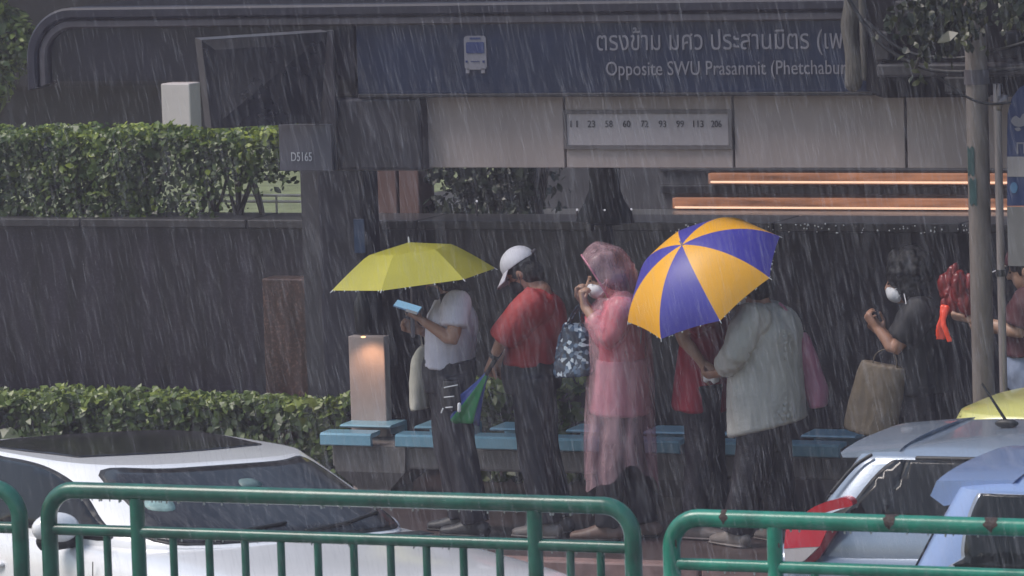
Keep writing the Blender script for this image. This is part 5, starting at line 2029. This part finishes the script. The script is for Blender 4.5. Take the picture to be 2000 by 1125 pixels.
# ---------------------------------------------------------------- pale blue car, nearest on the right
P_SKY = paint("pale_blue_car_paint", (.27, .37, .62), .24, .15)
YN2 = 20.42
H = at(1995, 888, YN2 + .75).z - ROAD
print("blue H", H)
rx = at(1752, 1130, YN2).x
gh = dict(zb=.80, zr=H - .075, crown=.075, xfb=1.35, xft=.60, xrb=-2.07, xrt=-1.73, wb=.81, wt=.66, n=4.2, nr=12, rbow=.10)
st = [(-2.11, .76, .76, .78, .38), (-2.08, .80, .80, .82, .32), (-1.70, .81, .82, .86, .25), (-1.0, .825, .82, .87, .21), (0, .83, .82, .87, .2), (.9, .825, .82, .88, .2),
      (1.4, .80, .80, .86, .2), (1.75, .72, .73, .78, .22), (1.92, .55, .62, .66, .27), (1.96, .42, .54, .56, .32)]
bc = Car("pale blue hatchback with jutting rear spoiler, in front of the silver-blue hatchback", V((rx + 1.92, YN2 + .83, ROAD)), 0, st, gh, P_SKY)
bc.greenhouse(P_SKY)
Yg = YN2 + .08
for s in (-1, 1):
    ol = [(1890, 1116), (1876, 1090), (1874, 1060), (1880, 1015), (1893, 975), (1912, 952), (1945, 942), (2060, 936), (2250, 942), (2340, 1010), (2400, 1110)]
    bc.pane("window_seal", poly(bc, ol, Yg), M_SEALW, 'side', s, .006)
    ol2 = [(1900, 1110), (1884, 1088), (1881, 1060), (1887, 1017), (1899, 980), (1916, 958), (1947, 948), (2060, 943), (2245, 948), (2330, 1012), (2385, 1104)]
    bc.pane("side_window", poly(bc, ol2, Yg), M_GLASS, 'side', s, .013)
    b = B()
    c_ = bc.side(1.05, .90, s, .12)
    ell(b, c_, (.07, .11, .07), None, 16, 12)
    obj("wing_mirror", b, P_SKY, bc.t)
    tl = slab(dense(poly(bc, [(1768, 1135), (1790, 1120), (1812, 1125), (1800, 1180), (1775, 1190)], YN2), 3), s * .79 - .03, .06)
    obj("tail_light", tl, mat("red_lens_small", (.5, .02, .03), .12, coat=.5), bc.t, angle=40)
sx, sz = lx(bc, 1838, 925, YN2 + .3)
zt_ = gh['zr']
b = B()
loft(b, [[(-1.46, y_, zt_ + .062 - abs(y_) ** 3 * .12), (-1.82, y_ * .98, zt_ + .050 - abs(y_) ** 3 * .14), (-1.85, y_ * .98, zt_ - .015 - abs(y_) ** 3 * .14), (-1.79, y_ * .98, zt_ - .065 - abs(y_) ** 3 * .1),
          (-1.54, y_, zt_ - .01 - abs(y_) ** 3 * .12)] for y_ in np.linspace(-.58, .58, 17)])
obj("spoiler", b, P_SKY, bc.t, angle=50)
bc.pane("rear_screen", [(-.56, .88), (.56, .88), (.48, zt_ - .06), (-.48, zt_ - .06)], M_GLASS, 'back', off=.005)
bc.wheels((-1.25, 1.3), .81)
# thing seen through its window: blue seat back
b = B()
tube(b, [(-.95, -.40, .55), (-1.0, -.40, 1.0), (-1.02, -.40, 1.16)], [(.22, .07), (.2, .06), (.1, .05)], ref=(0, 1, 0), n=14, k=3)
obj("seat_back", b, mat("blue_seat_cover", (.02, .03, .25), .6), bc.t)

# ---------------------------------------------------------------- yellow taxi in the kerb lane
P_YEL = paint("pale_yellow_car_paint", (.60, .58, .18), .28)
YN3 = 24.45
H = at(2060, 752, YN3 + .8).z - ROAD
print("taxi H", H)
rx = at(1852, 800, YN3 + .5).x
zr_ = H - .09
gh = dict(zb=zr_ - .42, zr=zr_, crown=.09, xfb=1.15, xft=.45, xrb=-1.95, xrt=-1.55, wb=.78, wt=.62, n=3.4, nr=5, rbow=-.5)
bz = gh['zb']
st = [(-2.0, .55, bz - .12, bz - .1, .42), (-1.96, .68, bz - .05, bz - .03, .34), (-1.75, .78, bz, bz + .04, .25), (-1.0, .82, bz, bz + .05, .21), (0, .825, bz, bz + .05, .2), (1.0, .82, bz - .01, bz + .05, .2),
      (1.5, .80, bz - .05, bz, .2), (1.85, .70, bz - .14, bz - .09, .22), (2.02, .52, bz - .26, bz - .22, .27), (2.05, .4, bz - .34, bz - .32, .32)]
tx = Car("yellow-green car beyond the silver-blue hatchback's roof at the kerb", V((rx + 1.62, YN3 + .82, ROAD)), 0, st, gh, P_YEL)
tx.greenhouse(P_YEL)
for s in (-1, 1):
    tx.pane("side_window", [(-1.15, bz + .03), (-.2, bz + .02), (-.2, zr_ - .06), (-.9, zr_ - .07), (-1.1, zr_ - .15)], M_GLASS, 'side', s, .006)
    tx.pane("side_window", [(-.12, bz + .02), (.85, bz + .02), (.45, zr_ - .08), (-.12, zr_ - .06)], M_GLASS, 'side', s, .006)
    b = B()
    tube(b, [tx.side(-1.5, zr_ - .02, s, .0), tx.side(-.6, zr_ + .0, s, .0), tx.side(.4, zr_ - .01, s, .0)], .008, n=8, k=3)
    obj("roof_channel", b, mat("dull_yellow_trim", (.33, .32, .06), .5), tx.t)
    b = B()
    ell(b, (-1.86, s * .58, bz - .14), (.10, .14, .07), None, 14, 10)
    obj("tail_light", b, mat("red_lens_round", (.5, .02, .03), .12), tx.t)
    b = B()
    ell(b, tx.side(.95, bz + .05, s, .12), (.07, .11, .07), None, 16, 12)
    obj("wing_mirror", b, P_YEL, tx.t)
tx.pane("rear_screen", [(-.5, bz + .06), (.5, bz + .06), (.42, zr_ - .07), (-.42, zr_ - .07)], M_GLASS, 'back', off=.005)
tx.wheels((-1.25, 1.3), .80)

# ================================================================== RAIN AND AIR
def rain(n, y0, y1, wmin, wmax, seed, zmax=3.6):
    g = np.random.default_rng(seed)
    # fill the view wedge with a generous margin so that a step to the side still shows rain
    y = g.uniform(y0, y1, n)
    u_ = g.uniform(-1, 1, n)
    xc = -y * math.tan(YAW)
    keep = g.uniform(0, 1, n) < .42 + .58 * np.clip((u_ + .56) / .42, 0, 1)      # a lighter shower at the left end
    y, u_, xc = y[keep], u_[keep], xc[keep]
    n = len(y)
    x = xc + u_ * 5.6 * (y / 27)
    z = g.uniform(-.1, zmax, n)
    L = g.gamma(4, .022, n) + .02
    wd = g.uniform(wmin, wmax, n)
    ang = g.normal(.20, .05, n)
    d = np.stack([np.sin(ang), g.normal(0, .05, n), -np.cos(ang)], 1)
    c = np.stack([x, y, z], 1)
    s = np.cross(d, np.array((0, 1, 0)))
    s /= np.linalg.norm(s, axis=1)[:, None]
    t = np.cross(d, s)
    a, e = c - d * L[:, None] * .5, c + d * L[:, None] * .5
    W = wd[:, None]
    ring = lambda p, f: [p + (s * math.cos(k) + t * math.sin(k)) * W * f for k in (0, 2.094, 4.189)]
    P = np.stack([a] + ring(c + d * L[:, None] * .28, 1.0) + [e], 1)
    base = np.arange(n)[:, None] * 5
    tri = np.array([(0, 2, 1), (0, 3, 2), (0, 1, 3), (4, 1, 2), (4, 2, 3), (4, 3, 1)])
    idx = (base[:, None, :] + tri[None]).reshape(-1)
    m = bpy.data.meshes.new("rain")
    m.vertices.add(n * 5)
    m.vertices.foreach_set("co", P.reshape(-1))
    m.loops.add(len(idx))
    m.loops.foreach_set("vertex_index", idx.astype(np.int32))
    m.polygons.add(len(idx) // 3)
    m.polygons.foreach_set("loop_start", (np.arange(len(idx) // 3) * 3).astype(np.int32))
    m.update(calc_edges=True)
    return m


rm = rain(52000, 11.0, 26.4, .00012, .00055, 3)
M_RAIN = film("falling_water", (.80, .80, .88), .16, .34, .2)
M_RAIN.node_tree.nodes["Transparent BSDF"].inputs[0].default_value = (1, 1, 1, 1)
props(obj("rain", rm, M_RAIN, None), "fine slanting rain falling over the road and bus stop", "rain", kind='stuff')
# drops bouncing off roofs and canopies
bcl, bnn = [], []
for car_, n_ in ((wc, 1100), (sc_, 800), (bc, 600), (tx, 300)):
    g_ = car_.gh
    for k in range(n_):
        x_, y_ = random.uniform(g_['xrt'] - .1, g_['xft'] + .1), random.uniform(-.66, .66)
        q_ = car_.roof(x_, y_, 0) + V((0, 0, min(.09, random.expovariate(1 / .016))))
        c_, s_ = math.cos(car_.h), math.sin(car_.h)
        L_ = V(car_.t.location)
        bcl.append((L_.x + q_.x * c_ - q_.y * s_, L_.y + q_.x * s_ + q_.y * c_, L_.z + q_.z))
bb = []
oc = np.array([(1, 0, 0), (-1, 0, 0), (0, 1, 0), (0, -1, 0), (0, 0, 1), (0, 0, -1)], float)
of = np.array([(0, 2, 4), (2, 1, 4), (1, 3, 4), (3, 0, 4), (2, 0, 5), (1, 2, 5), (3, 1, 5), (0, 3, 5)])
C_ = np.array(bcl)
r_ = rng.uniform(.0005, .0014, len(C_))
P_ = (C_[:, None, :] + oc[None] * r_[:, None, None]).reshape(-1, 3)
I_ = (np.arange(len(C_))[:, None, None] * 6 + of[None]).reshape(-1, 3)
sm_ = bpy.data.meshes.new("splash")
sm_.from_pydata([tuple(p_) for p_ in P_], [], [tuple(int(v_) for v_ in f_) for f_ in I_])
props(obj("rain_splash", sm_, M_RAIN, None), "fine spray of drops bouncing off the wet car roofs", "spray", kind='stuff')

hz = bpy.data.materials.new("rain_mist")
hz.use_nodes = True
t_ = hz.node_tree
t_.nodes.remove(t_.nodes["Principled BSDF"])
pv = t_.nodes.new("ShaderNodeVolumePrincipled")
pv.inputs["Color"].default_value = (.84, .77, .92, 1)
pv.inputs["Density"].default_value = .0027
pv.inputs["Anisotropy"].default_value = .2
t_.links.new(pv.outputs[0], t_.nodes["Material Output"].inputs["Volume"])
props(obj("haze", box(B(), -75, 55, -8, 75, -1.6, 9.6), hz, None, False), "pale rain mist over the whole street", "mist", kind='stuff')
